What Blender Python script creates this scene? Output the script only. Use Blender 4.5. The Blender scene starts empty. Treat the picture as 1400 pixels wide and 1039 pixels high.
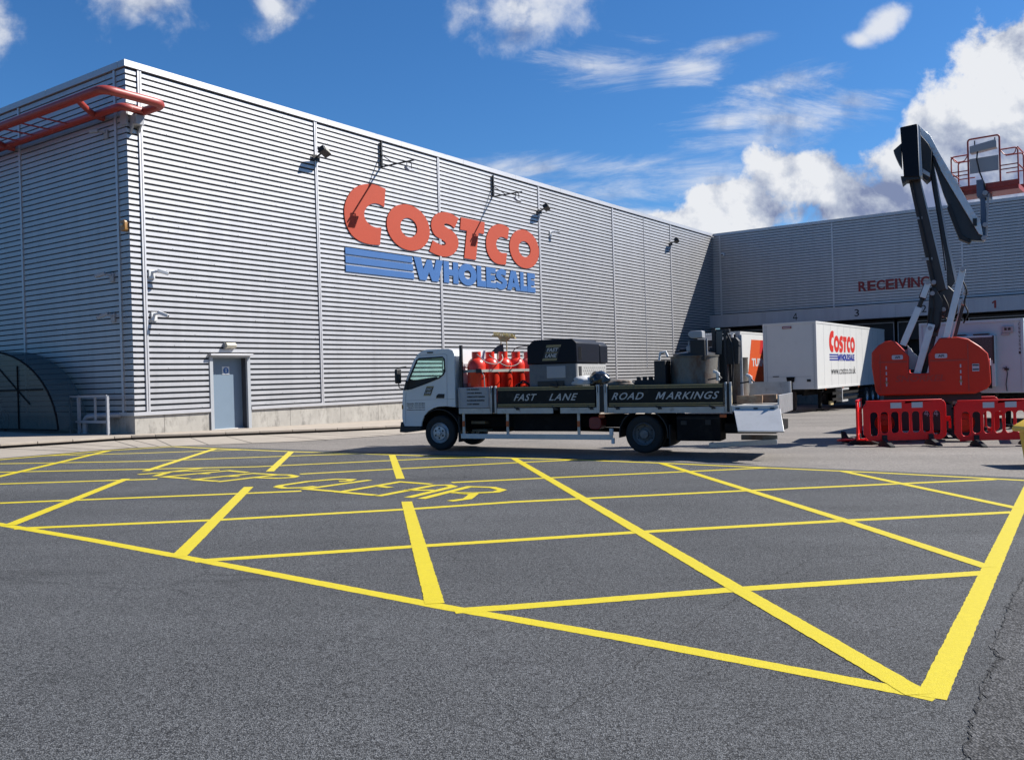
import bpy, bmesh, math, random
from mathutils import Vector, Matrix
R = math.radians
random.seed(7)
SC = bpy.context.scene
COL = SC.collection

# ------------------------------------------------------------------ camera
cam_d = bpy.data.cameras.new('camera'); cam = bpy.data.objects.new('camera', cam_d); COL.objects.link(cam)
pitch, roll = R(-0.063), R(-1.626)
fw = Vector((0, math.cos(pitch), math.sin(pitch))); r0 = Vector((1, 0, 0)); u0 = r0.cross(fw)
rt = r0*math.cos(roll)+u0*math.sin(roll); up = -r0*math.sin(roll)+u0*math.cos(roll)
m = Matrix((rt, up, -fw)).transposed().to_4x4(); m.translation = (0, 0, 1.55)
cam.matrix_world = m
cam_d.sensor_width = 36; cam_d.lens = 36*1227/1400; cam_d.clip_start = 0.05; cam_d.clip_end = 3000
SC.camera = cam

# ------------------------------------------------------------------ sun + sky
SUN_AZ, SUN_EL = R(13.5), R(43)      # azimuth measured from +X towards +Y
sd = bpy.data.lights.new('sun', 'SUN'); sd.energy = 5.0; sd.angle = R(0.53); sd.color = (1, 0.965, 0.91)
sun = bpy.data.objects.new('sun', sd); COL.objects.link(sun)
sv = Vector((math.cos(SUN_EL)*math.cos(SUN_AZ), math.cos(SUN_EL)*math.sin(SUN_AZ), math.sin(SUN_EL)))
sun.rotation_euler = sv.to_track_quat('Z', 'Y').to_euler()
SC.view_settings.view_transform = 'Standard'; SC.view_settings.look = 'None'
SC.view_settings.gamma = 1; SC.view_settings.exposure = 0.85

world = bpy.data.worlds.new('World'); SC.world = world; world.use_nodes = True
def N(nt, t, **kw):
    n = nt.nodes.new(t)
    for k, v in kw.items():
        if k.startswith('i_'):
            n.inputs[k[2:].replace('_', ' ')].default_value = v
        elif k.startswith('n_'):
            n.inputs[int(k[2:])].default_value = v
        else: setattr(n, k, v)
    return n
def sky():
    nt = world.node_tree; nt.nodes.clear(); L = nt.links.new
    out = N(nt, 'ShaderNodeOutputWorld'); bg = N(nt, 'ShaderNodeBackground'); bg.inputs[1].default_value = SKY_STRENGTH
    L(bg.outputs[0], out.inputs[0])
    st = N(nt, 'ShaderNodeTexSky'); st.sky_type = 'NISHITA'; st.sun_disc = False
    st.sun_elevation = SUN_EL; st.sun_rotation = R(90)-SUN_AZ; st.air_density = 1.0; st.dust_density = 0.25; st.ozone_density = 3.0; st.altitude = 200
    hs = N(nt, 'ShaderNodeHueSaturation'); hs.inputs['Saturation'].default_value = 1.08; hs.inputs['Value'].default_value = 1.0
    tn = N(nt, 'ShaderNodeVectorMath', operation='MULTIPLY'); tn.inputs[1].default_value = (0.71, 1.01, 1.33); L(st.outputs[0], tn.inputs[0]); L(tn.outputs[0], hs.inputs['Color'])
    tc = N(nt, 'ShaderNodeTexCoord')
    sep = N(nt, 'ShaderNodeSeparateXYZ'); L(tc.outputs['Generated'], sep.inputs[0])
    def M(op, a, b=None, c=None, clamp=False):
        n = N(nt, 'ShaderNodeMath', operation=op, use_clamp=clamp)
        for i, v in enumerate((a, b, c)):
            if v is None: continue
            if isinstance(v, (int, float)): n.inputs[i].default_value = v
            else: L(v, n.inputs[i])
        return n.outputs[0]
    y = M('MAXIMUM', M('ABSOLUTE', sep.outputs[1]), 0.05)
    px = M('DIVIDE', sep.outputs[0], y); pz = M('DIVIDE', sep.outputs[2], y)
    cb = N(nt, 'ShaderNodeCombineXYZ'); L(px, cb.inputs[0]); L(pz, cb.inputs[1]); P = cb.outputs[0]
    # distortion of the blob outlines
    def noise(vec, scale, detail, rough=0.55, dist=0.0, off=(0, 0, 0), scl=(1, 1, 1)):
        mp = N(nt, 'ShaderNodeMapping'); mp.inputs['Location'].default_value = off; mp.inputs['Scale'].default_value = scl
        L(vec, mp.inputs[0]); n = N(nt, 'ShaderNodeTexNoise'); n.inputs['Scale'].default_value = scale; n.inputs['Detail'].default_value = detail
        n.inputs['Roughness'].default_value = rough; n.inputs['Distortion'].default_value = dist; L(mp.outputs[0], n.inputs['Vector']); return n.outputs['Fac']
    n1 = noise(P, 13, 12, 0.60, 0.15); n1b = noise(P, 13, 12, 0.60, 0.15, off=(-0.016, -0.013, 0))
    n0 = noise(P, 4.5, 4, 0.5, 0.0, off=(1.7, 0.4, 0)); n0b = noise(P, 4.5, 4, 0.5, 0.0, off=(1.7-0.05, 0.4-0.04, 0))
    n2 = noise(P, 7, 12, 0.68, 1.6, off=(3, 1, 0), scl=(0.42, 1.8, 1))
    def blob(x, z, rx, rz, rot=0.0):
        mp = N(nt, 'ShaderNodeMapping'); mp.vector_type = 'TEXTURE'
        mp.inputs['Location'].default_value = (x, z, 0); mp.inputs['Rotation'].default_value = (0, 0, rot); mp.inputs['Scale'].default_value = (rx, rz, 1)
        L(P, mp.inputs[0]); ln = N(nt, 'ShaderNodeVectorMath', operation='LENGTH'); L(mp.outputs[0], ln.inputs[0])
        return M('SUBTRACT', 1.0, ln.outputs['Value'])
    def px2(x, yy): return (x-700)/1227, (519.5-yy)/1227 - 0.0284*(x-700)/1227 + 0.0
    def union(lst):
        f = None
        for (x, yy, rx, ry, rot) in lst:
            a, b = px2(x, yy); v = blob(a, b, rx/1227, ry/1227, rot)
            f = v if f is None else M('SMOOTH_MAX', f, v, 0.25)
        return f
    cum = union(CUMULUS); wisp = union(WISPS); soft = union(SOFT)
    def alpha(f, n, k, lo, hi):
        d = M('ADD', f, M('MULTIPLY', M('SUBTRACT', n, 0.5), k))
        mr = N(nt, 'ShaderNodeMapRange', interpolation_type='SMOOTHSTEP'); L(d, mr.inputs[0]); mr.inputs[1].default_value = lo; mr.inputs[2].default_value = hi
        return mr.outputs[0], d
    nm = M('ADD', M('MULTIPLY', n1, 0.62), M('MULTIPLY', n0, 0.38))
    a1, d1 = alpha(cum, nm, 3.2, 0.0, 0.30)
    a2, d2 = alpha(wisp, n2, 3.2, 0.1, 1.35)
    a3, d3 = alpha(soft, nm, 3.6, 0.0, 0.85)
    a2 = M('MULTIPLY', a2, 0.78); a3 = M('MULTIPLY', a3, 0.88)
    av = M('MAXIMUM', M('MAXIMUM', a1, a2), a3)
    av = M('MULTIPLY', av, M('GREATER_THAN', sep.outputs[1], 0.02))
    lit = M('ADD', 0.78, M('ADD', M('MULTIPLY', M('SUBTRACT', n1, n1b), 2.2), M('MULTIPLY', M('SUBTRACT', n0, n0b), 1.6)))
    shade = union(CLOUD_SHADE)
    sh = N(nt, 'ShaderNodeMapRange', interpolation_type='SMOOTHSTEP'); L(M('ADD', shade, M('MULTIPLY', M('SUBTRACT', n1, 0.5), 1.1)), sh.inputs[0]); sh.inputs[1].default_value = -0.1; sh.inputs[2].default_value = 0.85
    lit = M('SUBTRACT', lit, M('MULTIPLY', sh.outputs[0], 0.50), clamp=True)
    rp = N(nt, 'ShaderNodeValToRGB'); L(lit, rp.inputs[0])
    e = rp.color_ramp.elements; e[0].position = 0.2; e[1].position = 0.85
    e[0].color = (CL*0.21, CL*0.26, CL*0.42, 1); e[1].color = (CL*0.80, CL*0.82, CL*0.86, 1)
    mid = e.new(0.55); mid.color = (CL*0.50, CL*0.55, CL*0.66, 1)
    mx = N(nt, 'ShaderNodeMix', data_type='RGBA'); L(av, mx.inputs['Factor']); L(hs.outputs[0], mx.inputs['A']); L(rp.outputs[0], mx.inputs['B'])
    # low sky darkened out of view, added to cut ambient light on the walls
    low_dim = N(nt, 'ShaderNodeMapRange', interpolation_type='SMOOTHSTEP'); L(sep.outputs[2], low_dim.inputs[0]); low_dim.inputs[1].default_value = -0.02; low_dim.inputs[2].default_value = 0.15; low_dim.inputs[3].default_value = 0.22; low_dim.inputs[4].default_value = 1.0
    fz = N(nt, 'ShaderNodeVectorMath', operation='SCALE'); L(mx.outputs['Result'], fz.inputs[0]); L(low_dim.outputs[0], fz.inputs['Scale'])
    L(fz.outputs[0], bg.inputs[0])
SKY_STRENGTH = 0.052; CL = 11.0
CUMULUS = [(1105, 252, 100, 58, 0), (1020, 285, 120, 46, 0), (925, 312, 130, 34, 0), (1395, 115, 80, 90, 0), (1350, 175, 120, 85, 0), (1280, 165, 55, 50, 0), (1370, 250, 200, 115, 0), (1240, 240, 90, 80, 0), (1190, 285, 150, 55, 0), (1480, 60, 120, 80, 0)]
SOFT = [(-8, 40, 70, 82, 0), (200, -14, 150, 84, 0), (388, 6, 66, 58, 0), (722, 8, 108, 82, 0), (1212, 42, 46, 22, 0.55), (1190, 56, 36, 18, 0.2)]
WISPS = [(1065, 122, 130, 30, 0.25), (957, 96, 70, 34, 0.1), (1170, 142, 120, 22, 0.08), (740, 232, 210, 26, 0.0), (850, 268, 240, 30, -0.03), (1010, 168, 60, 22, 0), (1010, 62, 90, 16, 0.2), (985, 245, 140, 30, 0), (870, 298, 190, 34, 0), (1100, 170, 160, 60, 0), (820, 90, 120, 40, 0)]
CLOUD_SHADE = [(1340, 225, 150, 85, 0), (1400, 185, 90, 60, 0), (1210, 275, 100, 45, 0), (1130, 290, 80, 20, 0), (200, 14, 90, 26, 0), (1300, 300, 200, 70, 0), (720, 50, 50, 20, 0)]
sky()

# ------------------------------------------------------------------ materials
ALB = 0.72
def mat(name, color, rough=0.6, metal=0.0, noise=0.0, nscale=5.0, bump=0.0, bscale=40.0, dirt=None, dscale=1.5, dlo=0.5, dhi=0.75, spec=0.5, coat=0.0, island=0.0, nstretch=(1, 1, 1)):
    mt = bpy.data.materials.new(name); mt.use_nodes = True; nt = mt.node_tree; L = nt.links.new
    b = nt.nodes['Principled BSDF']; b.inputs['Roughness'].default_value = rough; b.inputs['Metallic'].default_value = metal
    b.inputs['Specular IOR Level'].default_value = spec; b.inputs['Coat Weight'].default_value = coat
    tc = N(nt, 'ShaderNodeTexCoord')
    mp = N(nt, 'ShaderNodeMapping'); mp.inputs['Scale'].default_value = nstretch; L(tc.outputs['Object'], mp.inputs[0])
    color = tuple(v*ALB for v in color); dirt = tuple(v*ALB for v in dirt) if dirt else None
    base = None; c = (*color, 1)
    b.inputs['Base Color'].default_value = c
    cur = None
    if noise or island:
        rgb = N(nt, 'ShaderNodeRGB'); rgb.outputs[0].default_value = c; cur = rgb.outputs[0]
    if noise:
        n = N(nt, 'ShaderNodeTexNoise'); n.inputs['Scale'].default_value = nscale; n.inputs['Detail'].default_value = 6; n.inputs['Roughness'].default_value = 0.65; L(mp.outputs[0], n.inputs['Vector'])
        mr = N(nt, 'ShaderNodeMapRange'); L(n.outputs['Fac'], mr.inputs[0]); mr.inputs[1].default_value = 0.25; mr.inputs[2].default_value = 0.75; mr.inputs[3].default_value = 1-noise; mr.inputs[4].default_value = 1+noise
        vm = N(nt, 'ShaderNodeVectorMath', operation='SCALE'); L(cur, vm.inputs[0]); L(mr.outputs[0], vm.inputs['Scale']); cur = vm.outputs[0]
    if island:
        gi = N(nt, 'ShaderNodeNewGeometry'); mr = N(nt, 'ShaderNodeMapRange'); L(gi.outputs['Random Per Island'], mr.inputs[0]); mr.inputs[3].default_value = 1-island; mr.inputs[4].default_value = 1+island
        vm = N(nt, 'ShaderNodeVectorMath', operation='SCALE'); L(cur, vm.inputs[0]); L(mr.outputs[0], vm.inputs['Scale']); cur = vm.outputs[0]
    if dirt:
        n = N(nt, 'ShaderNodeTexNoise'); n.inputs['Scale'].default_value = dscale; n.inputs['Detail'].default_value = 8; n.inputs['Roughness'].default_value = 0.7; L(mp.outputs[0], n.inputs['Vector'])
        mr = N(nt, 'ShaderNodeMapRange'); L(n.outputs['Fac'], mr.inputs[0]); mr.inputs[1].default_value = dlo; mr.inputs[2].default_value = dhi
        mx = N(nt, 'ShaderNodeMix', data_type='RGBA'); L(mr.outputs[0], mx.inputs['Factor'])
        if cur: L(cur, mx.inputs['A'])
        else: mx.inputs['A'].default_value = c
        mx.inputs['B'].default_value = (*dirt, 1); cur = mx.outputs['Result']
    if name in ('silver_cladding', 'fascia_panel', 'plinth_concrete'):
        oi = N(nt, 'ShaderNodeObjectInfo'); mr = N(nt, 'ShaderNodeMapRange'); L(oi.outputs['Random'], mr.inputs[0]); mr.inputs[3].default_value = 0.94; mr.inputs[4].default_value = 1.05
        m2 = N(nt, 'ShaderNodeMapping'); m2.inputs['Scale'].default_value = (1.6, 1.6, 0.12); L(tc.outputs['Object'], m2.inputs[0])
        n2 = N(nt, 'ShaderNodeTexNoise'); n2.inputs['Scale'].default_value = 1.4; n2.inputs['Detail'].default_value = 8; n2.inputs['Roughness'].default_value = 0.7; L(m2.outputs[0], n2.inputs['Vector'])
        r2 = N(nt, 'ShaderNodeMapRange'); L(n2.outputs['Fac'], r2.inputs[0]); r2.inputs[1].default_value = 0.35; r2.inputs[2].default_value = 0.7; r2.inputs[3].default_value = 1.04; r2.inputs[4].default_value = 0.90
        ml = N(nt, 'ShaderNodeMath', operation='MULTIPLY'); L(mr.outputs[0], ml.inputs[0]); L(r2.outputs[0], ml.inputs[1])
        vm = N(nt, 'ShaderNodeVectorMath', operation='SCALE'); L(cur, vm.inputs[0]); L(ml.outputs[0], vm.inputs['Scale']); cur = vm.outputs[0]
    if cur: L(cur, b.inputs['Base Color'])
    if bump:
        n = N(nt, 'ShaderNodeTexNoise'); n.inputs['Scale'].default_value = bscale; n.inputs['Detail'].default_value = 4; L(tc.outputs['Object'], n.inputs['Vector'])
        bp = N(nt, 'ShaderNodeBump'); bp.inputs['Strength'].default_value = bump; bp.inputs['Distance'].default_value = 0.01; L(n.outputs['Fac'], bp.inputs['Height']); L(bp.outputs[0], b.inputs['Normal'])
    return mt

def asphalt_mat(name, dark, lightc, scale, bumpd, patches, patch_k=0.25, crack=False, speck=0.5):
    mt = bpy.data.materials.new(name); mt.use_nodes = True; nt = mt.node_tree; L = nt.links.new
    b = nt.nodes['Principled BSDF']; b.inputs['Roughness'].default_value = 0.85; b.inputs['Specular IOR Level'].default_value = 0.35
    tc = N(nt, 'ShaderNodeTexCoord'); O = tc.outputs['Object']
    v = N(nt, 'ShaderNodeTexVoronoi'); v.inputs['Scale'].default_value = scale; L(O, v.inputs['Vector'])
    n = N(nt, 'ShaderNodeTexNoise'); n.inputs['Scale'].default_value = scale*0.45; n.inputs['Detail'].default_value = 5; n.inputs['Roughness'].default_value = 0.7; L(O, n.inputs['Vector'])
    big = N(nt, 'ShaderNodeTexNoise'); big.inputs['Scale'].default_value = patches; big.inputs['Detail'].default_value = 6; big.inputs['Roughness'].default_value = 0.6; L(O, big.inputs['Vector'])
    st = N(nt, 'ShaderNodeMapping'); st.inputs['Scale'].default_value = (0.35, 1.6, 1); st.inputs['Rotation'].default_value = (0, 0, 0.35); L(O, st.inputs[0])
    big2 = N(nt, 'ShaderNodeTexNoise'); big2.inputs['Scale'].default_value = patches*1.2; big2.inputs['Detail'].default_value = 5; L(st.outputs[0], big2.inputs['Vector'])
    # stone colour from the voronoi cell colour
    sx = N(nt, 'ShaderNodeSeparateColor'); L(v.outputs['Color'], sx.inputs[0])
    pw = N(nt, 'ShaderNodeMath', operation='POWER'); L(sx.outputs[0], pw.inputs[0]); pw.inputs[1].default_value = 1.6
    ad = N(nt, 'ShaderNodeMath', operation='MULTIPLY_ADD'); L(n.outputs['Fac'], ad.inputs[0]); ad.inputs[1].default_value = 2.4; ad.inputs[2].default_value = -0.95
    mm = N(nt, 'ShaderNodeMath', operation='MULTIPLY_ADD'); L(pw.outputs[0], mm.inputs[0]); mm.inputs[1].default_value = speck; L(ad.outputs[0], mm.inputs[2])
    mm.use_clamp = True
    pit = N(nt, 'ShaderNodeMapRange'); L(v.outputs['Distance'], pit.inputs[0]); pit.inputs[1].default_value = 0.42; pit.inputs[2].default_value = 0.75; pit.inputs[3].default_value = 1.0; pit.inputs[4].default_value = 0.25
    mp_ = N(nt, 'ShaderNodeMath', operation='MULTIPLY'); L(mm.outputs[0], mp_.inputs[0]); L(pit.outputs[0], mp_.inputs[1]); mm = mp_
    mx = N(nt, 'ShaderNodeMix', data_type='RGBA'); L(mm.outputs[0], mx.inputs['Factor']); mx.inputs['A'].default_value = (*dark, 1); mx.inputs['B'].default_value = (*lightc, 1)
    bs = N(nt, 'ShaderNodeMath', operation='ADD'); L(big.outputs['Fac'], bs.inputs[0]); L(big2.outputs['Fac'], bs.inputs[1])
    mr = N(nt, 'ShaderNodeMapRange'); L(bs.outputs[0], mr.inputs[0]); mr.inputs[1].default_value = 0.7; mr.inputs[2].default_value = 1.3; mr.inputs[3].default_value = 1-patch_k; mr.inputs[4].default_value = 1+patch_k
    vm = N(nt, 'ShaderNodeVectorMath', operation='SCALE'); L(mx.outputs['Result'], vm.inputs[0]); L(mr.outputs[0], vm.inputs['Scale']); cur = vm.outputs[0]
    sn = N(nt, 'ShaderNodeTexNoise'); sn.inputs['Scale'].default_value = 0.8; sn.inputs['Detail'].default_value = 9; sn.inputs['Roughness'].default_value = 0.68; L(st.outputs[0], sn.inputs['Vector'])
    sr = N(nt, 'ShaderNodeMapRange', interpolation_type='SMOOTHSTEP'); L(sn.outputs['Fac'], sr.inputs[0]); sr.inputs[1].default_value = 0.56; sr.inputs[2].default_value = 0.74; sr.inputs[3].default_value = 1.0; sr.inputs[4].default_value = 0.66
    sv_ = N(nt, 'ShaderNodeVectorMath', operation='SCALE'); L(cur, sv_.inputs[0]); L(sr.outputs[0], sv_.inputs['Scale']); cur = sv_.outputs[0]
    if crack:
        # thin meandering hairline cracks in a few places only
        nd = N(nt, 'ShaderNodeTexNoise'); nd.inputs['Scale'].default_value = 2.2; nd.inputs['Detail'].default_value = 8; nd.inputs['Roughness'].default_value = 0.7; L(O, nd.inputs['Vector'])
        mxv = N(nt, 'ShaderNodeVectorMath', operation='MULTIPLY_ADD'); L(nd.outputs['Color'], mxv.inputs[0]); mxv.inputs[1].default_value = (0.5, 0.5, 0); L(O, mxv.inputs[2])
        vc = N(nt, 'ShaderNodeTexVoronoi', feature='DISTANCE_TO_EDGE'); vc.inputs['Scale'].default_value = 0.21; L(mxv.outputs[0], vc.inputs['Vector'])
        cr = N(nt, 'ShaderNodeMapRange'); L(vc.outputs['Distance'], cr.inputs[0]); cr.inputs[1].default_value = 0.0; cr.inputs[2].default_value = 0.004; cr.inputs[3].default_value = 1; cr.inputs[4].default_value = 0
        gt = N(nt, 'ShaderNodeTexNoise'); gt.inputs['Scale'].default_value = 0.9; gt.inputs['Detail'].default_value = 3; L(O, gt.inputs['Vector'])
        gm = N(nt, 'ShaderNodeMapRange'); L(gt.outputs['Fac'], gm.inputs[0]); gm.inputs[1].default_value = 0.5; gm.inputs[2].default_value = 0.62; gm.inputs[4].default_value = 0.75
        ml = N(nt, 'ShaderNodeMath', operation='MULTIPLY'); L(cr.outputs[0], ml.inputs[0]); L(gm.outputs[0], ml.inputs[1])
        mc = N(nt, 'ShaderNodeMix', data_type='RGBA'); L(ml.outputs[0], mc.inputs['Factor']); L(cur, mc.inputs['A']); mc.inputs['B'].default_value = (0.012, 0.012, 0.013, 1); cur = mc.outputs['Result']
    L(cur, b.inputs['Base Color'])
    bp = N(nt, 'ShaderNodeBump'); bp.inputs['Strength'].default_value = 1.0; bp.inputs['Distance'].default_value = bumpd
    hs = N(nt, 'ShaderNodeMath', operation='SUBTRACT'); L(n.outputs['Fac'], hs.inputs[0]); L(v.outputs['Distance'], hs.inputs[1])
    L(hs.outputs[0], bp.inputs['Height']); L(bp.outputs[0], b.inputs['Normal'])
    return mt

M_ASPH = asphalt_mat('new_asphalt', (0.006, 0.006, 0.0065), (0.142, 0.146, 0.151), 125, 0.006, 0.35, 0.24, True, 0.80)
M_YARD = asphalt_mat('worn_tarmac', (0.10, 0.09, 0.081), (0.275, 0.248, 0.22), 60, 0.003, 0.25, 0.2, True, 0.6)
M_FAR = asphalt_mat('old_tarmac', (0.02, 0.02, 0.02), (0.09, 0.088, 0.085), 40, 0.004, 0.2, 0.2, False, 0.6)
M_PATCH = asphalt_mat('coarse_patch', (0.005, 0.005, 0.005), (0.135, 0.134, 0.136), 85, 0.008, 0.9, 0.2, False, 0.75)
M_YEL = mat('yellow_paint', (0.66, 0.53, 0.006), 0.6, 0, 0.10, 30, 0.35, 110, dirt=(0.36, 0.27, 0.02), dscale=75, dlo=0.58, dhi=0.80)
M_KERB = mat('kerb_concrete', (0.41, 0.35, 0.285), 0.85, 0, 0.14, 2.5, 0.3, 60)
M_CHAN = mat('channel_concrete', (0.38, 0.33, 0.27), 0.85, 0, 0.12, 1.2, 0.25, 60, dirt=(0.25, 0.22, 0.19), dscale=0.8, dlo=0.52, dhi=0.8)
M_DARKGAP = mat('slot_shade_black', (0.012, 0.011, 0.010), 0.9)
M_JOINT = mat('channel_joint', (0.10, 0.09, 0.08), 0.9)
M_PLINTH = mat('plinth_concrete', (0.46, 0.43, 0.38), 0.85, 0, 0.16, 2.5, 0.4, 40, dirt=(0.20, 0.185, 0.165), dscale=3.5, dlo=0.5, dhi=0.74, nstretch=(1, 1, 0.55))
M_CLAD = mat('silver_cladding', (0.655, 0.65, 0.66), 0.58, 0.90, 0.05, 1.3, island=0.0, nstretch=(0.25, 0.25, 3))
M_GROOVESHADE = mat('groove_shade_fastener', (0.085, 0.09, 0.098), 0.7, spec=0.2)  # darkness of the shadowed grooves put in as colour; fasteners reuse it
M_TRIM = mat('silver_trim', (0.70, 0.69, 0.70), 0.55, 0.8, 0.05, 3)
M_COPE = mat('coping_metal', (0.66, 0.65, 0.66), 0.55, 0.8, 0.07, 0.7, dirt=(0.30, 0.27, 0.22), dscale=2.6, dlo=0.6, dhi=0.78)
M_FASC = mat('fascia_panel', (0.52, 0.53, 0.58), 0.55, 0.8, 0.05, 1.0, dirt=(0.24, 0.23, 0.23), dscale=1.1, dlo=0.62, dhi=0.85, nstretch=(1.5, 1.5, 0.25))
M_DARKIN = mat('dark_interior', (0.010, 0.010, 0.012), 0.8)
M_ROOF = mat('roof_sheet', (0.35, 0.35, 0.36), 0.7, 0, 0.1, 1)
M_RED_SIGN = mat('sign_red', (0.50, 0.050, 0.010), 0.75, 0, 0.04, 1.5)
M_BLUE_SIGN = mat('sign_blue', (0.045, 0.155, 0.41), 0.5, 0, 0.05, 1.5)
M_RED_TXT = mat('receiving_red', (0.30, 0.022, 0.02), 0.5)
M_BLK = mat('black_metal', (0.018, 0.018, 0.02), 0.5, 0, 0.15, 8)
M_BLKP = mat('black_plastic', (0.014, 0.014, 0.016), 0.6, 0, 0.15, 10)
M_RUB = mat('rubber', (0.02, 0.02, 0.021), 0.85, 0, 0.2, 20, 0.2, 60)
M_PIPE = mat('red_pipe_paint', (0.40, 0.055, 0.042), 0.45, 0, 0.1, 5, 0.1, 20, dirt=(0.62, 0.36, 0.32), dscale=5, dlo=0.63, dhi=0.72)
M_DOOR = mat('grey_blue_door', (0.20, 0.27, 0.345), 0.5, 0, 0.04, 2)
M_DFRAME = mat('door_frame', (0.48, 0.50, 0.52), 0.5, 0.1, 0.04, 3)
M_WHITE = mat('white_paint', (0.78, 0.79, 0.79), 0.4, 0, 0.04, 3)
M_REEF = mat('cool_white', (0.54, 0.68, 0.73), 0.45, 0, 0.04, 2, dirt=(0.45, 0.47, 0.48), dscale=1.8, dlo=0.6, dhi=0.9)
M_WHITE2 = mat('trailer_white', (0.80, 0.79, 0.76), 0.4, 0, 0.04, 1.2, dirt=(0.5, 0.48, 0.44), dscale=1.6, dlo=0.6, dhi=0.9)
M_CAB = mat('cab_white_paint', (0.84, 0.86, 0.87), 0.28, 0, 0.04, 2, dirt=(0.42, 0.42, 0.40), dscale=2.4, dlo=0.62, dhi=0.9, coat=0.3)
M_ALU = mat('worn_aluminium', (0.52, 0.53, 0.54), 0.42, 0.55, 0.16, 6, 0.1, 30, dirt=(0.16, 0.15, 0.13), dscale=4, dlo=0.55, dhi=0.8)
M_ALUW = mat('pale_aluminium', (0.72, 0.72, 0.71), 0.45, 0.3, 0.12, 3, 0.1, 30, dirt=(0.40, 0.38, 0.35), dscale=3, dlo=0.55, dhi=0.85)
M_CHAS = mat('chassis_black', (0.010, 0.010, 0.011), 0.8, 0, 0.3, 5, spec=0.15, dirt=(0.035, 0.03, 0.026), dscale=3)
M_BOARD = mat('sideboard_black', (0.014, 0.016, 0.017), 0.6, 0, 0.2, 4, spec=0.2, dirt=(0.08, 0.075, 0.06), dscale=3, dlo=0.55, dhi=0.85)
M_GOLD = mat('gold_stripe', (0.36, 0.29, 0.14), 0.5, 0, 0.15, 8)
M_LETW = mat('letter_silver', (0.62, 0.62, 0.62), 0.5)
M_LETK = mat('letter_black', (0.015, 0.015, 0.018), 0.5)
M_LETB = mat('letter_blue', (0.02, 0.035, 0.30), 0.5)
M_LETR = mat('letter_red', (0.72, 0.03, 0.02), 0.45)
M_GAS = mat('gas_red', (0.80, 0.040, 0.016), 0.32, 0, 0.10, 4, dirt=(0.42, 0.10, 0.08), dscale=3, dlo=0.55, dhi=0.8)
M_GAS2 = mat('gas_red_faded', (0.60, 0.16, 0.14), 0.5, 0, 0.15, 4)
M_STRAP = mat('strap_grey', (0.42, 0.42, 0.38), 0.8, 0, 0.15, 12)
M_WOODL = mat('pale_wood', (0.55, 0.42, 0.20), 0.75, 0, 0.2, 12)
M_BROOM = mat('broom_bristle', (0.62, 0.52, 0.22), 0.9, 0, 0.25, 40, 0.5, 80)
M_STEEL = mat('rim_steel', (0.62, 0.64, 0.67), 0.4, 0.4, 0.15, 9, dirt=(0.10, 0.095, 0.09), dscale=6, dlo=0.5, dhi=0.8)
M_RIMD = mat('rim_dark', (0.19, 0.20, 0.21), 0.55, 0.2, 0.3, 9)
M_ORANGE = mat('orange_lens', (0.55, 0.10, 0.02), 0.3)
M_REDTANK = mat('red_tank', (0.22, 0.015, 0.02), 0.4)
M_CONE = mat('cone_red', (0.70, 0.055, 0.03), 0.5)
M_CONEW = mat('cone_sleeve', (0.60, 0.42, 0.45), 0.5)
M_POT = mat('dirty_pot_metal', (0.19, 0.18, 0.155), 0.6, 0.25, 0.3, 5, 0.3, 20, dirt=(0.13, 0.065, 0.035), dscale=2.6, dlo=0.48, dhi=0.66, nstretch=(1, 1, 0.4))
M_NAVY = mat('navy_canopy', (0.006, 0.008, 0.016), 0.5, 0, 0.2, 5, spec=0.2)
M_TREAD = mat('tread_plate', (0.62, 0.61, 0.58), 0.45, 0.3, 0.1, 8)
M_LIFT = mat('lift_orange_red', (0.72, 0.045, 0.015), 0.42, 0, 0.08, 2, spec=0.3)
M_LIFTD = mat('lift_dark_red', (0.50, 0.045, 0.022), 0.45, 0, 0.06, 3)  # darker red of the cover gaps and lettering
M_BOOM = mat('boom_dark_steel', (0.045, 0.045, 0.05), 0.45, 0.2, 0.15, 5)
M_BOOMB = mat('boom_brown_steel', (0.055, 0.045, 0.042), 0.55, 0, 0.2, 4)
M_BOOMG = mat('boom_grey_and_lit_edge', (0.55, 0.57, 0.60), 0.4, 0.2, 0.08, 5)  # pale grey stands in for sunlit edges; pivot plate and yoke share it
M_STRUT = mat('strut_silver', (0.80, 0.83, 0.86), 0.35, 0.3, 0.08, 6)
M_BASK = mat('basket_red', (0.42, 0.05, 0.03), 0.5, 0, 0.12, 6)
M_BOXG = mat('control_grey', (0.42, 0.43, 0.46), 0.5)
M_BARR = mat('barrier_red_plastic', (0.98, 0.012, 0.014), 0.45, 0, 0.06, 3, spec=0.3)
M_REFL = mat('reflector_white', (0.60, 0.61, 0.66), 0.4)
M_YBIN = mat('yellow_plastic', (0.88, 0.56, 0.03), 0.45, 0, 0.06, 3)
M_POLY = mat('hidden_wood', (0.25, 0.19, 0.12), 0.8, 0, 0.2, 6)
M_ORSLAB = mat('orange_livery', (0.75, 0.115, 0.03), 0.4, 0, 0.03, 2)
M_ORSLAB2 = mat('red_livery', (0.62, 0.03, 0.03), 0.4)
M_GALV = mat('galvanised', (0.42, 0.43, 0.46), 0.5, 0.2, 0.1, 8)
M_BAG = mat('white_sack', (0.60, 0.60, 0.60), 0.7, 0, 0.15, 8)
M_LENSG = mat('lamp_glass', (0.42, 0.40, 0.33), 0.25)
M_AMBER = mat('amber_box', (0.40, 0.20, 0.05), 0.4, 0, 0.1, 10)

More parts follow.
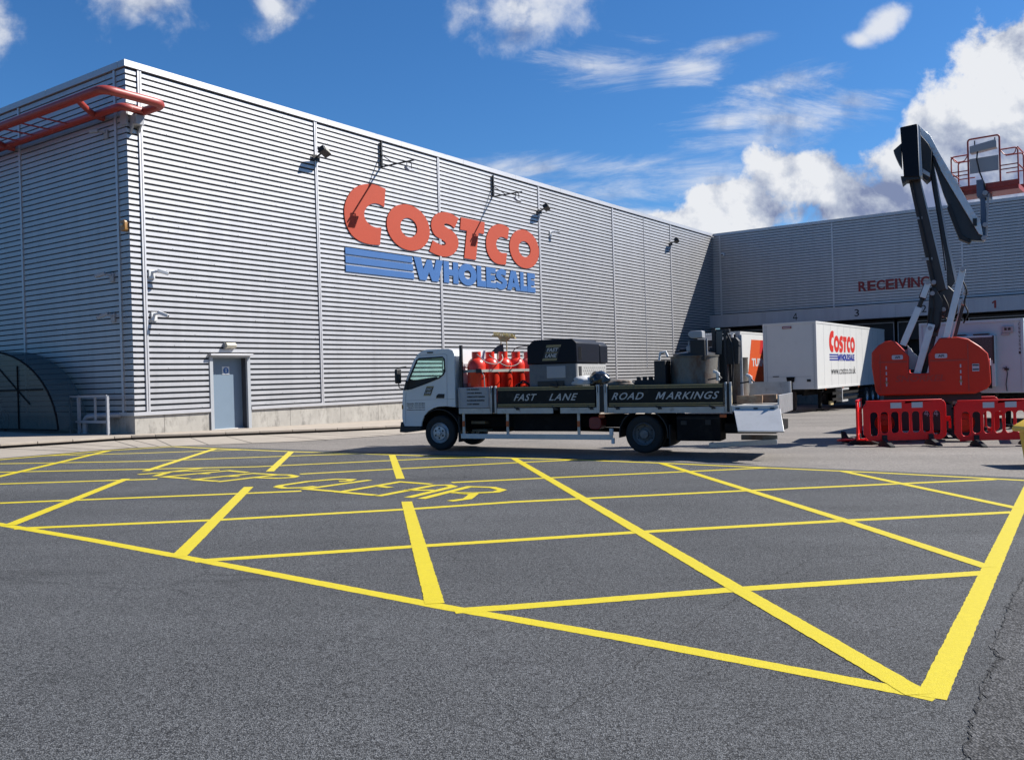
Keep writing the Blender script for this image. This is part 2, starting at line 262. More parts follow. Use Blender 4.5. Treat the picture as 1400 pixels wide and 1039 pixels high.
def glass_mat(name, tint, gl=0.10):
    mt = bpy.data.materials.new(name); mt.use_nodes = True; nt = mt.node_tree; nt.nodes.clear(); L = nt.links.new
    o = N(nt, 'ShaderNodeOutputMaterial'); t = N(nt, 'ShaderNodeBsdfTransparent'); t.inputs[0].default_value = (*tint, 1)
    g = N(nt, 'ShaderNodeBsdfGlossy'); g.inputs['Roughness'].default_value = 0.03; mx = N(nt, 'ShaderNodeMixShader')
    fr = N(nt, 'ShaderNodeFresnel'); fr.inputs[0].default_value = 1.45; ad = N(nt, 'ShaderNodeMath', operation='ADD'); L(fr.outputs[0], ad.inputs[0]); ad.inputs[1].default_value = gl*0.3
    L(ad.outputs[0], mx.inputs[0]); L(t.outputs[0], mx.inputs[1]); L(g.outputs[0], mx.inputs[2]); L(mx.outputs[0], o.inputs[0]); return mt
M_GLASS = glass_mat('cab_glass', (0.80, 0.95, 0.92), 0.03)
def shelter_mat():
    mt = bpy.data.materials.new('smoked_polycarbonate'); mt.use_nodes = True; nt = mt.node_tree; nt.nodes.clear(); L = nt.links.new
    o = N(nt, 'ShaderNodeOutputMaterial'); t = N(nt, 'ShaderNodeBsdfTransparent'); t.inputs[0].default_value = (0.34, 0.40, 0.40, 1)
    d = N(nt, 'ShaderNodeBsdfDiffuse'); d.inputs[0].default_value = (0.20, 0.25, 0.25, 1)
    g = N(nt, 'ShaderNodeBsdfGlossy'); g.inputs['Roughness'].default_value = 0.15
    a = N(nt, 'ShaderNodeMixShader'); a.inputs[0].default_value = 0.30; L(t.outputs[0], a.inputs[1]); L(d.outputs[0], a.inputs[2])
    b = N(nt, 'ShaderNodeMixShader'); b.inputs[0].default_value = 0.07; L(a.outputs[0], b.inputs[1]); L(g.outputs[0], b.inputs[2]); L(b.outputs[0], o.inputs[0]); return mt
M_SHELT = shelter_mat()

# ------------------------------------------------------------------ helpers
def gz(x, y): return -0.02*x-0.004*y
def frame(x, y, z, rz): return Matrix.Translation((x, y, z)) @ Matrix.Rotation(rz, 4, 'Z')
def tag(o, label=None, cat=None, group=None, kind=None):
    if label: o['label'] = label
    if cat: o['category'] = cat
    if group: o['group'] = group
    if kind: o['kind'] = kind
    return o
def thing(name, label, cat, loc=(0, 0, 0), rz=0.0, group=None):
    o = bpy.data.objects.new(name, None); COL.objects.link(o); o.empty_display_size = 0.2
    o.location = loc; o.rotation_euler = (0, 0, rz); return tag(o, label, cat, group)

class MB:
    def __init__(s): s.v = []; s.f = []; s.mi = []; s.cur = 0; s.X = None
    def add(s, vs, fs):
        b = len(s.v); s.v += [(s.X @ Vector(p)) if s.X else Vector(p) for p in vs]; s.f += [tuple(b+i for i in f) for f in fs]; s.mi += [s.cur]*len(fs); return s
    def box(s, x0, x1, y0, y1, z0, z1):
        if x0 > x1: x0, x1 = x1, x0
        if y0 > y1: y0, y1 = y1, y0
        if z0 > z1: z0, z1 = z1, z0
        return s.add([(x0,y0,z0),(x1,y0,z0),(x1,y1,z0),(x0,y1,z0),(x0,y0,z1),(x1,y0,z1),(x1,y1,z1),(x0,y1,z1)],
              [(0,3,2,1),(4,5,6,7),(0,1,5,4),(1,2,6,5),(2,3,7,6),(3,0,4,7)])
    def cyl(s, a, b, r, r2=None, n=16, cap=True):
        a, b = Vector(a), Vector(b); d = (b-a).normalized(); r2 = r if r2 is None else r2
        q = d.to_track_quat('Z', 'Y'); ex, ey = q @ Vector((1,0,0)), q @ Vector((0,1,0))
        vs = []
        for c, rr in ((a, r), (b, r2)):
            for i in range(n):
                t = 2*math.pi*i/n; vs.append(c+ex*math.cos(t)*rr+ey*math.sin(t)*rr)
        fs = [(i, (i+1) % n, n+(i+1) % n, n+i) for i in range(n)]
        if cap: fs += [tuple(range(n-1, -1, -1)), tuple(range(n, 2*n))]
        return s.add(vs, fs)
    def lathe(s, prof, n=24, axis='Z', c=(0,0,0)):
        vs = []; c = Vector(c)
        for (r, h) in prof:
            for i in range(n):
                t = 2*math.pi*i/n; a, b = r*math.cos(t), r*math.sin(t)
                vs.append(c+Vector({'Z': (a, b, h), 'Y': (a, h, b), 'X': (h, a, b)}[axis]))
        fs = []
        for k in range(len(prof)-1):
            for i in range(n):
                j = (i+1) % n; f = (k*n+i, k*n+j, (k+1)*n+j, (k+1)*n+i)
                fs.append(f if axis != 'Y' else f[::-1])
        return s.add(vs, fs)
    def bar(s, a, b, w, h, upv=(0,0,1)):
        """box beam from a to b, width w sideways, height h along upv"""
        a, b = Vector(a), Vector(b); d = (b-a).normalized(); sd = d.cross(Vector(upv))
        if sd.length < 1e-4: sd = d.cross(Vector((0,1,0)))
        sd.normalize(); uu = sd.cross(d).normalized(); vs = []
        for c in (a, b):
            for i, j in ((-1,-1),(1,-1),(1,1),(-1,1)): vs.append(c+sd*i*w/2+uu*j*h/2)
        return s.add(vs, [(3,2,1,0),(4,5,6,7),(0,1,5,4),(1,2,6,5),(2,3,7,6),(3,0,4,7)])
    def tube(s, pts, r, n=10, closed=False, cap=True):
        pts = [Vector(p) for p in pts]; vs = []; m_ = len(pts); prev = None
        for k, p in enumerate(pts):
            if closed: d = (pts[(k+1) % m_]-pts[k-1]).normalized()
            else: d = ((pts[min(k+1, m_-1)]-pts[max(k-1, 0)])).normalized()
            if prev is None:
                q = d.to_track_quat('Z', 'Y'); ex = q @ Vector((1,0,0))
            else: ex = (prev-d*prev.dot(d)).normalized()
            prev = ex; ey = d.cross(ex)
            for i in range(n):
                t = 2*math.pi*i/n; vs.append(p+ex*math.cos(t)*r+ey*math.sin(t)*r)
        fs = []
        for k in range(m_ if closed else m_-1):
            for i in range(n):
                a, b = k*n, ((k+1) % m_)*n; fs.append((a+i, a+(i+1) % n, b+(i+1) % n, b+i))
        if cap and not closed: fs += [tuple(range(n-1, -1, -1)), tuple(range((m_-1)*n, m_*n))]
        return s.add(vs, fs)
    def prism(s, pts, axis, a, b):
        """convex or simple polygon pts (2D) extruded from a to b along axis; axis 'Y': pts=(x,z); 'X': pts=(y,z); 'Z': pts=(x,y)"""
        n = len(pts)
        P = lambda p, h: {'Y': (p[0], h, p[1]), 'X': (h, p[0], p[1]), 'Z': (p[0], p[1], h)}[axis]
        return s.add([P(p, a) for p in pts]+[P(p, b) for p in pts], [tuple(range(n)), tuple(range(2*n-1, n-1, -1))]+[(i, n+i, n+(i+1) % n, (i+1) % n) for i in range(n)])
    def build(s, name, mats, parent=None, bevel=0.0, smooth=None, seg=2, loc=None, rz=None, nofix=False):
        me = bpy.data.meshes.new(name); me.from_pydata([tuple(p) for p in s.v], [], s.f)
        if not isinstance(mats, (list, tuple)): mats = [mats]
        for mt in mats: me.materials.append(mt)
        for p, i in zip(me.polygons, s.mi): p.material_index = i
        if not nofix:
            bm = bmesh.new(); bm.from_mesh(me); bmesh.ops.recalc_face_normals(bm, faces=bm.faces); bm.to_mesh(me); bm.free()
        o = bpy.data.objects.new(name, me); COL.objects.link(o)
        if parent: o.parent = parent
        if loc is not None: o.location = loc
        if rz is not None: o.rotation_euler = (0, 0, rz)
        finish(o, bevel, smooth, seg); return o
def finish(o, bevel=0.0, smooth=None, seg=2):
    if bevel:
        b = o.modifiers.new('bevel', 'BEVEL'); b.width = bevel; b.segments = seg; b.limit_method = 'ANGLE'; b.angle_limit = R(35)
    if smooth or bevel:
        for p in o.data.polygons: p.use_smooth = True
        o.data.set_sharp_from_angle(angle=R(smooth if isinstance(smooth, (int, float)) and smooth > 1 else 40))
DG = None
def curve_to_mesh(cu, name):
    o = bpy.data.objects.new('tmp', cu); COL.objects.link(o); dg = bpy.context.evaluated_depsgraph_get(); dg.update()
    me = bpy.data.meshes.new_from_object(o.evaluated_get(dg)); me.name = name; bpy.data.objects.remove(o); bpy.data.curves.remove(cu); return me
def plate(loops, depth, X, name, mats, parent=None, bevel=0.0, smooth=None):
    """flat plate of any outline with holes (loops in 2D), thickness depth, placed by matrix X (local xy plane, z = thickness)"""
    cu = bpy.data.curves.new('c', 'CURVE'); cu.dimensions = '2D'; cu.fill_mode = 'BOTH'; cu.extrude = depth/2
    for lp in loops:
        sp = cu.splines.new('POLY'); sp.points.add(len(lp)-1); sp.use_cyclic_u = True
        for p, q in zip(sp.points, lp): p.co = (q[0], q[1], 0, 1)
    me = curve_to_mesh(cu, name); me.transform(X); return mesh_obj(me, name, mats, parent, bevel, smooth)
def mesh_obj(me, name, mats, parent=None, bevel=0.0, smooth=None):
    me.materials.clear()
    for mt in (mats if isinstance(mats, (list, tuple)) else [mats]): me.materials.append(mt)
    bm = bmesh.new(); bm.from_mesh(me); bmesh.ops.remove_doubles(bm, verts=bm.verts, dist=1e-5); bmesh.ops.recalc_face_normals(bm, faces=bm.faces); bm.to_mesh(me); bm.free()
    for p in me.polygons: p.use_smooth = False
    o = bpy.data.objects.new(name, me); COL.objects.link(o)
    if parent: o.parent = parent
    finish(o, bevel, smooth); return o
def text_me(txt, x0, x1, z0, z1, depth=0.01, offset=0.0, shear=0.0, spacing=1.0, space_word=1.0):
    """text mesh fitted to the box x0..x1 by z0..z1 in a local xy plane"""
    cu = bpy.data.curves.new('t', 'FONT'); cu.body = txt; cu.size = 1; cu.extrude = 0; cu.offset = offset; cu.space_character = spacing; cu.space_word = space_word; cu.resolution_u = 3
    cu.fill_mode = 'BOTH'; cu.extrude = 0.01
    me = curve_to_mesh(cu, 'text')
    for v in me.vertices: v.co.x += shear*v.co.y
    xs = [v.co.x for v in me.vertices]; ys = [v.co.y for v in me.vertices]
    ax, bx, ay, by = min(xs), max(xs), min(ys), max(ys)
    for v in me.vertices:
        v.co.x = x0+(v.co.x-ax)/(bx-ax)*(x1-x0); v.co.y = z0+(v.co.y-ay)/(by-ay)*(z1-z0); v.co.z = (v.co.z/0.01)*depth/2
    return me
def FX(origin, ex, ez):   # matrix taking local x->ex, local y->ez, local z-> outwards (ex x ez)
    ex = Vector(ex).normalized(); ez = Vector(ez).normalized(); n = ex.cross(ez)
    mm = Matrix((ex, ez, n)).transposed().to_4x4(); mm.translation = origin; return mm
GLY = {'M': ([[(0, 0), (0, 1), (.24, 1), (.5, .42), (.76, 1), (1, 1), (1, 0), (.82, 0), (.82, .70), (.58, .14), (.42, .14), (.18, .70), (.18, 0)]]),
       '4': ([[(.60, 0), (.60, .22), (0, .22), (0, .38), (.56, 1), (.78, 1), (.78, .38), (1, .38), (1, .22), (.78, .22), (.78, 0)], [(.20, .38), (.60, .38), (.60, .80)]])}
def glyph(ch, X, box, name, mt, parent, depth=0.006, shear=0.0):
    x0, x1, z0, z1 = box; h = z1-z0
    return plate([[(x0+u*(x1-x0)+v*h*shear, z0+v*h) for u, v in lp] for lp in GLY[ch]], depth, X, name, mt, parent)
def text(txt, X, box, name, mt, parent, **kw):
    me = text_me(txt, *box, **kw); me.transform(X); return mesh_obj(me, name, mt, parent)
def arc(cx, cy, rx, ry, a0, a1, n=12): return [(cx+rx*math.cos(R(a0+(a1-a0)*i/n)), cy+ry*math.sin(R(a0+(a1-a0)*i/n))) for i in range(n+1)]
def rrect(x0, x1, y0, y1, r, n=4):
    return arc(x1-r, y1-r, r, r, 0, 90, n)+arc(x0+r, y1-r, r, r, 90, 180, n)+arc(x0+r, y0+r, r, r, 180, 270, n)+arc(x1-r, y0+r, r, r, 270, 360, n)
def catmull(pts, k=6, closed=True):
    out = []; n = len(pts)
    for i in range(n):
        p0, p1, p2, p3 = pts[i-1], pts[i], pts[(i+1) % n], pts[(i+2) % n]
        for j in range(k):
            t = j/k; out.append(tuple(0.5*((2*p1[a])+(-p0[a]+p2[a])*t+(2*p0[a]-5*p1[a]+4*p2[a]-p3[a])*t*t+(-p0[a]+3*p1[a]-3*p2[a]+p3[a])*t**3) for a in (0, 1)))
    return out
def smooth_poly(pts, corners, k=5):
    """catmull through pts but with sharp corners at the given indices"""
    n = len(pts); cs = sorted(corners); out = []
    for a, b in zip(cs, cs[1:]+[cs[0]+n]):
        run = [pts[i % n] for i in range(a, b+1)]
        if len(run) == 2: out.append(run[0]); continue
        for i in range(len(run)-1):
            p1, p2 = run[i], run[i+1]; p0 = run[i-1] if i else p1; p3 = run[i+2] if i+2 < len(run) else p2
            for j in range(k):
                t = j/k; out.append(tuple(0.5*((2*p1[q])+(-p0[q]+p2[q])*t+(2*p0[q]-5*p1[q]+4*p2[q]-p3[q])*t*t+(-p0[q]+3*p1[q]-3*p2[q]+p3[q])*t**3) for q in (0, 1)))
    return out
def copy_tree(o, loc=None, rz=None, parent=None, label=None):
    c = o.copy(); COL.objects.link(c)
    if parent: c.parent = parent
    if loc is not None: c.location = loc
    if rz is not None: c.rotation_euler = (0, 0, rz)
    if label: c['label'] = label
    for ch in list(o.children): copy_tree(ch, parent=c)
    return c

# ------------------------------------------------------------------ frames
BC = Vector((-11.116, 26.4, 0)); BR = R(54.984); BL = 44.23
BX = frame(BC.x, BC.y, 0, BR)
def b2w(s, n): v = BX @ Vector((s, n, 0)); return v.x, v.y
ZT, ZB, ZC = 11.244, 0.779, 5.531

# ------------------------------------------------------------------ ground
def sheet(name, pts, dz, mt, label=None, cat=None, kind='structure'):
    me = bpy.data.meshes.new(name); me.from_pydata([(x, y, gz(x, y)+dz) for x, y in pts], [], [tuple(range(len(pts)))])
    me.materials.append(mt); o = bpy.data.objects.new(name, me); COL.objects.link(o); tag(o, label, cat, kind=kind); return o
sheet('ground', [(-400, -400), (400, -400), (400, 400), (-400, 400)], -0.016, M_FAR)
sheet('yard', [(-14, 5), (60, -20), (80, 60), (14, 75), (-14, 30)], -0.012, M_YARD)
asph_far = [(20, 6.0), (8.0, 14.1), (6.2, 15.32), (4.5, 16.42), (2.89, 17.58), (-0.05, 19.02), (-5.3, 21.5), (-8.85, 23.3)]
sheet('road', [(60, -60), (60, -20)]+asph_far+[(-9.95, 21.75), (-10.62, 20.4), (-11.15, 19.3), (-12.2, 17.0), (-13.5, 14.4), (-20, 0), (-40, -60)], -0.008, M_ASPH)
# coarse worn patch at the right edge of the foreground
pp = [(1.2, 2.6), (1.793, 3.647), (2.068, 4.112), (2.428, 4.666), (2.603, 4.905), (2.68, 4.98), (2.718, 5.173), (3.086, 5.716), (3.521, 6.386), (3.931, 6.968), (4.6, 7.9), (7, 9.6), (12, 8), (10, 1), (1.2, 1.5)]
q = []
for i in range(len(pp)):
    a, b = pp[i], pp[(i+1) % len(pp)]; k = 10 if i < 10 else 1
    for j in range(k):
        t = j/k; w = 0.025 if 0 < i < 10 else 0
        q.append((a[0]+(b[0]-a[0])*t+random.uniform(-w, w), a[1]+(b[1]-a[1])*t+random.uniform(-w, w)))
sheet('road_patch', q, -0.004, M_PATCH)

CRACKS = ([(2.576, 7.843), (2.022, 7.042), (1.614, 6.52), (1.374, 6.106)], [(1.30, 6.0), (1.082, 5.641), (0.98, 5.5)], [(0.90, 5.42), (0.82, 5.3), (0.651, 4.958), (0.60, 4.86)], [(0.513, 4.715), (0.40, 4.56)], [(0.32, 4.464), (0.18, 4.229)],
  pp[1:11], [(3.638, 14.122), (4.163, 13.768), (4.448, 13.447), (4.807, 13.229)], [(-2.2, 9.6), (-1.6, 9.9), (-1.1, 9.8)], [(-3.5, 12.9), (-2.9, 13.15), (-2.3, 13.0), (-1.8, 13.4)])
def polyline_strip(mb, pts, w, jit=0.0032, step=0.035, dz=0.0, close_ends=True):
    dz = -0.006+dz*0.25
    """painted line: ribbon along pts with slightly ragged edges"""
    P = [Vector((x, y, 0)) for x, y in pts]; S = []
    for i in range(len(P)-1):
        n = max(1, int((P[i+1]-P[i]).length/step))
        for j in range(n): S.append(P[i].lerp(P[i+1], j/n))
    S.append(P[-1]); vs = []
    for k, p in enumerate(S):
        d = (S[min(k+1, len(S)-1)]-S[max(k-1, 0)]).normalized(); nn = Vector((-d.y, d.x, 0))
        if 0 < k < len(S)-1:
            d1 = (S[k]-S[k-1]).normalized(); d2 = (S[k+1]-S[k]).normalized(); mi = 1/max(0.5, math.sqrt(max(0.05, (1+d1.dot(d2))/2)))
        else: mi = 1
        for sgn in (1, -1):
            v = p+nn*sgn*(w/2*mi+random.uniform(-jit, jit)); vs.append((v.x, v.y, gz(v.x, v.y)+dz))
    mb.add(vs, [(2*i, 2*i+1, 2*i+3, 2*i+2) for i in range(len(S)-1)])
mk = MB()
Wb, Wa = 0.15, 0.145
polyline_strip(mk, [(2.03, 4.385), (1.945, 4.462), (0.623, 5.459), (-0.556, 6.272), (-2.033, 7.392), (-2.852, 8.01), (-4.247, 9.046), (-5.64, 10.022), (-7.2, 11.15), (-8.8, 12.3)], 0.125, dz=0.0)
mk2 = MB(); polyline_strip(mk2, [(2.005, 4.385), (3.945, 7.455), (7.85, 13.63)], 0.135, dz=0.004)
polyline_strip(mk, [(8.6, 13.1), (7.769, 13.696), (6.073, 15.014), (4.408, 16.072), (2.812, 17.103), (1.412, 17.889), (-0.045, 18.52), (-2.264, 19.446), (-5.13, 20.795), (-7.203, 21.957), (-8.671, 22.85)], Wb, dz=0.0)
polyline_strip(mk2, [(-8.671, 22.85), (-9.748, 21.646), (-10.467, 20.299), (-10.99, 19.19), (-11.9, 17.3), (-11.2, 15.1), (-8.8, 12.3)], Wb, dz=0.004)
mB = MB(); mk3 = MB()
for p in ([(-0.001, 18.4), (1.644, 6.681), (1.823, 5.455), (1.965, 4.43)], [(2.799, 17.027), (3.63, 10.021), (3.885, 7.4)], [(5.585, 15.3), (6.013, 10.757)],
          [(-2.65, 19.5), (-1.867, 14.663)], [(-1.433, 11.828), (-0.59, 6.34)], [(-5.16, 20.8), (-4.385, 16.089)], [(-4.06, 13.685), (-3.076, 8.15)],
          [(-7.30, 21.9), (-6.723, 16.355)], [(-6.505, 15.027), (-5.697, 10.1)], [(-9.74, 21.6), (-8.952, 15.612), (-8.55, 12.2)]):
    polyline_strip(mB, p, 0.14, dz=0.008)
for p in ([(-0.44, 6.135), (-0.044, 6.224), (1.65, 6.704), (3.76, 7.2)], [(-2.85, 7.95), (-0.886, 8.605), (-0.045, 8.865), (1.319, 9.299), (3.592, 9.916), (5.8, 10.45)],
          [(-5.5, 9.85), (-3.464, 10.358), (-1.297, 11.132), (-0.045, 11.704), (3.269, 12.706), (7.4, 13.86)], [(-8.2, 11.7), (-6.906, 12.027), (-3.829, 12.896), (-3.122, 13.109)], [(-0.99, 14.057), (-0.045, 14.409), (4.5, 16.0)],
          [(-9.6, 14.0), (-8.257, 14.395), (-5.959, 14.961)], [(-3.728, 15.582), (-0.045, 17.42), (1.15, 17.95)], [(-11.0, 16.1), (-9.389, 16.379), (-4.909, 17.05), (-1.563, 18.62), (-0.6, 18.75)],
          [(-11.5, 18.0), (-10.417, 18.18), (-7.585, 18.503), (-4.313, 19.759), (-3.4, 20.0)], [(-10.5, 20.2), (-8.795, 20.647), (-6.535, 21.521)]):
    polyline_strip(mk3, p, Wa, dz=0.002)
tag(mk3.build('box_junction_crossing_lines', M_YEL), kind='structure'); tag(mk.build('box_junction_border', M_YEL), kind='structure'); tag(mk2.build('box_junction_lines', M_YEL), kind='structure'); tag(mB.build('box_junction_hatching', M_YEL), kind='structure')
LET = {'K': [[(-6.599, 15.731), (-6.263, 16.061), (-5.859, 16.792)], [(-6.20, 16.17), (-5.401, 16.438)], [(-6.167, 15.421), (-6.204, 16.13)]],
 'E': [[(-5.444, 14.97), (-5.977, 15.294), (-5.193, 16.293), (-4.742, 15.933)], [(-5.584, 15.788), (-5.35, 15.769)]],
 'E2': [[(-4.823, 14.529), (-5.297, 14.811), (-4.594, 15.753), (-4.153, 15.53)], [(-4.918, 15.276), (-4.681, 15.257)]],
 'P': [[(-4.778, 14.425), (-4.093, 15.479), (-3.872, 15.438), (-3.704, 15.178), (-3.719, 15.005), (-3.94, 14.894), (-4.34, 15.032)]],
 'C': [[(-2.815, 14.355), (-2.667, 14.396), (-2.647, 14.606), (-2.922, 14.681), (-3.315, 14.367), (-3.606, 13.84), (-3.612, 13.651), (-3.46, 13.479), (-3.199, 13.506), (-3.051, 13.681)]],
 'L': [[(-2.342, 14.502), (-3.108, 13.341), (-2.549, 12.975)]],
 'E3': [[(-1.954, 12.524), (-2.528, 12.931), (-1.816, 14.202), (-1.292, 13.838)], [(-2.1, 13.659), (-1.866, 13.433)]],
 'A': [[(-1.901, 12.422), (-1.235, 13.666), (-1.021, 13.698), (-0.926, 13.48), (-1.462, 12.239)], [(-1.625, 13.082), (-1.182, 13.051)]],
 'R': [[(-1.266, 12.095), (-0.685, 13.462), (-0.336, 13.346), (-0.187, 13.024), (-0.273, 12.776), (-0.597, 12.674), (-0.904, 12.757)], [(-0.799, 12.688), (-0.58, 12.571), (-0.642, 12.054), (-0.865, 11.833)]]}
ml = MB()
for k, strokes in LET.items():
    for p in strokes: polyline_strip(ml, p, 0.13, jit=0.003, step=0.06, dz=0.012)
tag(ml.build('keep_clear_lettering', M_YEL), kind='structure')

ck = MB(); rc = random.Random(5)
for ci, P_ in enumerate(CRACKS):
    pts = []
    for a, b in zip(P_, P_[1:]):
        n = max(2, int((Vector(b)-Vector(a)).length/0.035))
        pts += [(a[0]+(b[0]-a[0])*j/n+rc.uniform(-.012, .012), a[1]+(b[1]-a[1])*j/n+rc.uniform(-.012, .012)) for j in range(n)]
    pts.append(P_[-1]); vs = []; 
    for i, p in enumerate(pts):
        w = rc.uniform(0.0005, 0.0055 if ci != 5 else 0.005)*(0 if i in (0, len(pts)-1) else 1)
        zc = -0.0032 if ci == 5 else -0.0072
        vs += [(p[0]-w, p[1]+w*0.5, gz(*p)+zc), (p[0]+w, p[1]-w*0.5, gz(*p)+zc)]
    ck.add(vs, [(2*i, 2*i+1, 2*i+3, 2*i+2) for i in range(len(pts)-1)])
tag(ck.build('road_cracks', mat('crack_dark', (0.012, 0.012, 0.012), 0.95)), kind='structure')
# kerb, drainage channel, pavement
kerb = [(-30, 1.0), (-19, 13.6), (-16, 17.6), (-12.87, 22.48), (-11.83, 24.09), (-11.25, 25.30), (-10.95, 25.72), (-10.4, 26.05), (-9.55, 26.50), (-6.94, 28.2), (-5.7, 29.1), (-3.6, 30.9), (-1.0, 34.0), (2.5, 39.0), (7.0, 45.4), (12.0, 52.6)]
chan = [(-27.5, 0.0), (-17.0, 9.5), (-14.2, 14.0), (-11.9, 18.2), (-11.15, 19.55), (-10.55, 20.7), (-10.1, 21.6), (-9.6, 22.4), (-8.75, 22.95), (-6.0, 24.4), (-4.8, 25.6), (-2.7, 28.4), (0.4, 32.0), (3.6, 37.6), (8.2, 44.4), (13.2, 51.6)]
def ribbon(name, A, B, dzA, dzB, mt, parent=None, smooth_=False):
    vs = [(x, y, gz(x, y)+dzA) for x, y in A]+[(x, y, gz(x, y)+dzB) for x, y in B]; n = len(A)
    me = bpy.data.meshes.new(name); me.from_pydata(vs, [], [(i, i+1, n+i+1, n+i) for i in range(n-1)]); me.materials.append(mt)
    o = bpy.data.objects.new(name, me); COL.objects.link(o); return o
def offset(pl, d):
    out = []
    for i, p in enumerate(pl):
        a = Vector(pl[max(i-1, 0)]); b = Vector(pl[min(i+1, len(pl)-1)]); t = (b-a).normalized(); out.append((p[0]-t.y*d, p[1]+t.x*d))
    return out
def dense(pl, step=0.45):
    out = []
    for i in range(len(pl)-1):
        a, b = Vector(pl[i]), Vector(pl[i+1]); n = max(1, round((b-a).length/step))
        out += [tuple(a.lerp(b, j/n)) for j in range(n)]
    return out+[pl[-1]]
tag(ribbon('drainage_channel', chan, kerb, -0.002, 0.004, M_CHAN), kind='structure')
jm = MB()
for i, p in enumerate(dense(kerb[3:11], 0.92)):
    # slab joints across the channel
    j = min(range(len(chan)), key=lambda t: (Vector(chan[t])-Vector(p)).length); 
    cd = dense(chan, 0.1); q_ = min(cd, key=lambda t: (Vector(t)-Vector(p)).length)
    a = Vector((*p, gz(*p)+0.010)); b = Vector((*q_, gz(*q_)+0.006)); a.z += 0.002
    jm.bar(a, b, 0.012, 0.004)
tag(jm.build('channel_joints', M_JOINT), kind='structure')
# kerb body: slot below, overhanging stone above
ko = offset(kerb, 0.16)
kb = MB()
for seg in range(len(dense(kerb, 0.9))-1):
    K = dense(kerb, 0.9); Kb = dense(ko, 0.9)
    break
K = dense(kerb, 0.92); KB_ = offset(K, 0.17); KI = offset(K, 0.05)
for i in range(len(K)-1):
    a, b = Vector(K[i]), Vector(K[i+1]); g = (b-a).normalized()*0.006
    a2, b2 = Vector(KB_[i]), Vector(KB_[i+1])
    quad = [a+g, b-g, b2-g, a2+g]
    z0, z1 = 0.062, 0.130
    vs = [(p.x, p.y, gz(p.x, p.y)+z0) for p in quad]+[(p.x, p.y, gz(p.x, p.y)+z1) for p in quad]
    kb.add(vs, [(3,2,1,0),(4,5,6,7),(0,1,5,4),(1,2,6,5),(2,3,7,6),(3,0,4,7)])
kb_o = tag(kb.build('kerb', M_KERB, bevel=0.012), kind='structure')
tag(ribbon('kerb_drain_slot', KI, offset(K, 0.06), 0.0, 0.09, M_DARKGAP), kind='structure')  # black strip puts the shadow under the overhang into the slot
pv = offset(kerb, 0.165)
far = [(-33, 1.5), (-25, 12), (-22, 22), (-22, 32), (-24, 35.2), b2w(-0.0, 20), b2w(0.1, 0.5), b2w(6, 0.5), b2w(14, 0.5), b2w(25, 0.5), b2w(44, 0.5)]
sheet('pavement', pv[::1]+far[::-1], 0.118, M_KERB)

# ------------------------------------------------------------------ warehouse
PITCH = 0.1745
def profile(z0, z1, rib=0.114):
    """section of the cladding (depth, z): flat ribs with recessed grooves"""
    pts = []; k0 = math.ceil((z0-ZB-0.15)/PITCH-1e-6); z = ZB+0.15+k0*PITCH
    pts.append((0.075, z0)) if z > z0+0.01 else None
    while z < z1-0.005:
        zt = min(z+rib, z1)
        pts += [(0.075, z), (0.0, z+0.003), (0.0, zt-0.002), (0.075, min(zt, z1))]
        z += PITCH
    pts.append((0.075, z1)); out = [pts[0]]
    for p in pts[1:]:
        if p[1] > out[-1][1]+1e-5 or abs(p[0]-out[-1][0]) > 1e-5: out.append(p)
    return out
def clad(mb, s0, s1, z0, z1, place, rib=0.114):
    pr = profile(z0, z1, rib); n = len(pr)
    fs = [(i, n+i, n+i+1, i+1) for i in range(n-1)]; b0 = len(mb.mi)
    mb.add([place(s0, d, z) for d, z in pr]+[place(s1, d, z) for d, z in pr], fs)
    for i in range(n-1):
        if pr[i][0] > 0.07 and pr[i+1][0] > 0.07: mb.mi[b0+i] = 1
    # fasteners through the lower edge of the ribs, here and there
    rnd = random.Random(int(s0*100+z0*10)); k = 0
    for i in range(n-1):
        if pr[i][0] == 0.0 and pr[i+1][0] == 0.0:
            k += 1; s = s0+0.25+(k*0.37) % 1.25
            while s < s1-0.1:
                if rnd.random() < 0.33:
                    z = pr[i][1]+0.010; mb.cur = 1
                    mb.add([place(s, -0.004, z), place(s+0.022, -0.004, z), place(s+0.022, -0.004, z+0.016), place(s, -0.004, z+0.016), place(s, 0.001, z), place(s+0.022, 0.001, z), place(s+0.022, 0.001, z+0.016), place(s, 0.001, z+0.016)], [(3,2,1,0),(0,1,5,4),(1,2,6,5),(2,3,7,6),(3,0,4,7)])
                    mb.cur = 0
                s += 1.25
WH = thing('warehouse', 'long silver ribbed metal warehouse with a lower concrete plinth and a dock wing', 'warehouse', (BC.x, BC.y, 0), BR)
mainp = lambda s, d, z: (s, d, z)
leftp = lambda t, d, z: (d, t, z)              # left wall: X = 0 plane, going +Y
wingp = lambda r, d, z: (BL+d, -r, z)
seams = [0.435, 7.40, 14.33, 22.08, 29.68, 37.30]
DS0, DS1 = 2.62, 4.20
edges = [0.0]+seams+[BL]
for i in range(len(edges)-1):
    a, b = edges[i]+(0.0 if i == 0 else 0.0), edges[i+1]; mb = MB()
    if i == 1:
        clad(mb, a, DS0, ZB+0.10, ZT-0.2, mainp); clad(mb, DS0, DS1, 2.60, ZT-0.2, mainp); clad(mb, DS1, b, ZB+0.10, ZT-0.2, mainp)
    else: clad(mb, a, b+(0.078 if i == len(edges)-2 else 0), ZB+0.10, ZT-0.2, mainp)
    mb.build('cladding_panel', [M_CLAD, M_GROOVESHADE], WH, nofix=True)
LS = [0.55, 6.21, 13.2, 20.2, 27.2, 34.2]
le = [0.0]+LS+[41.0]
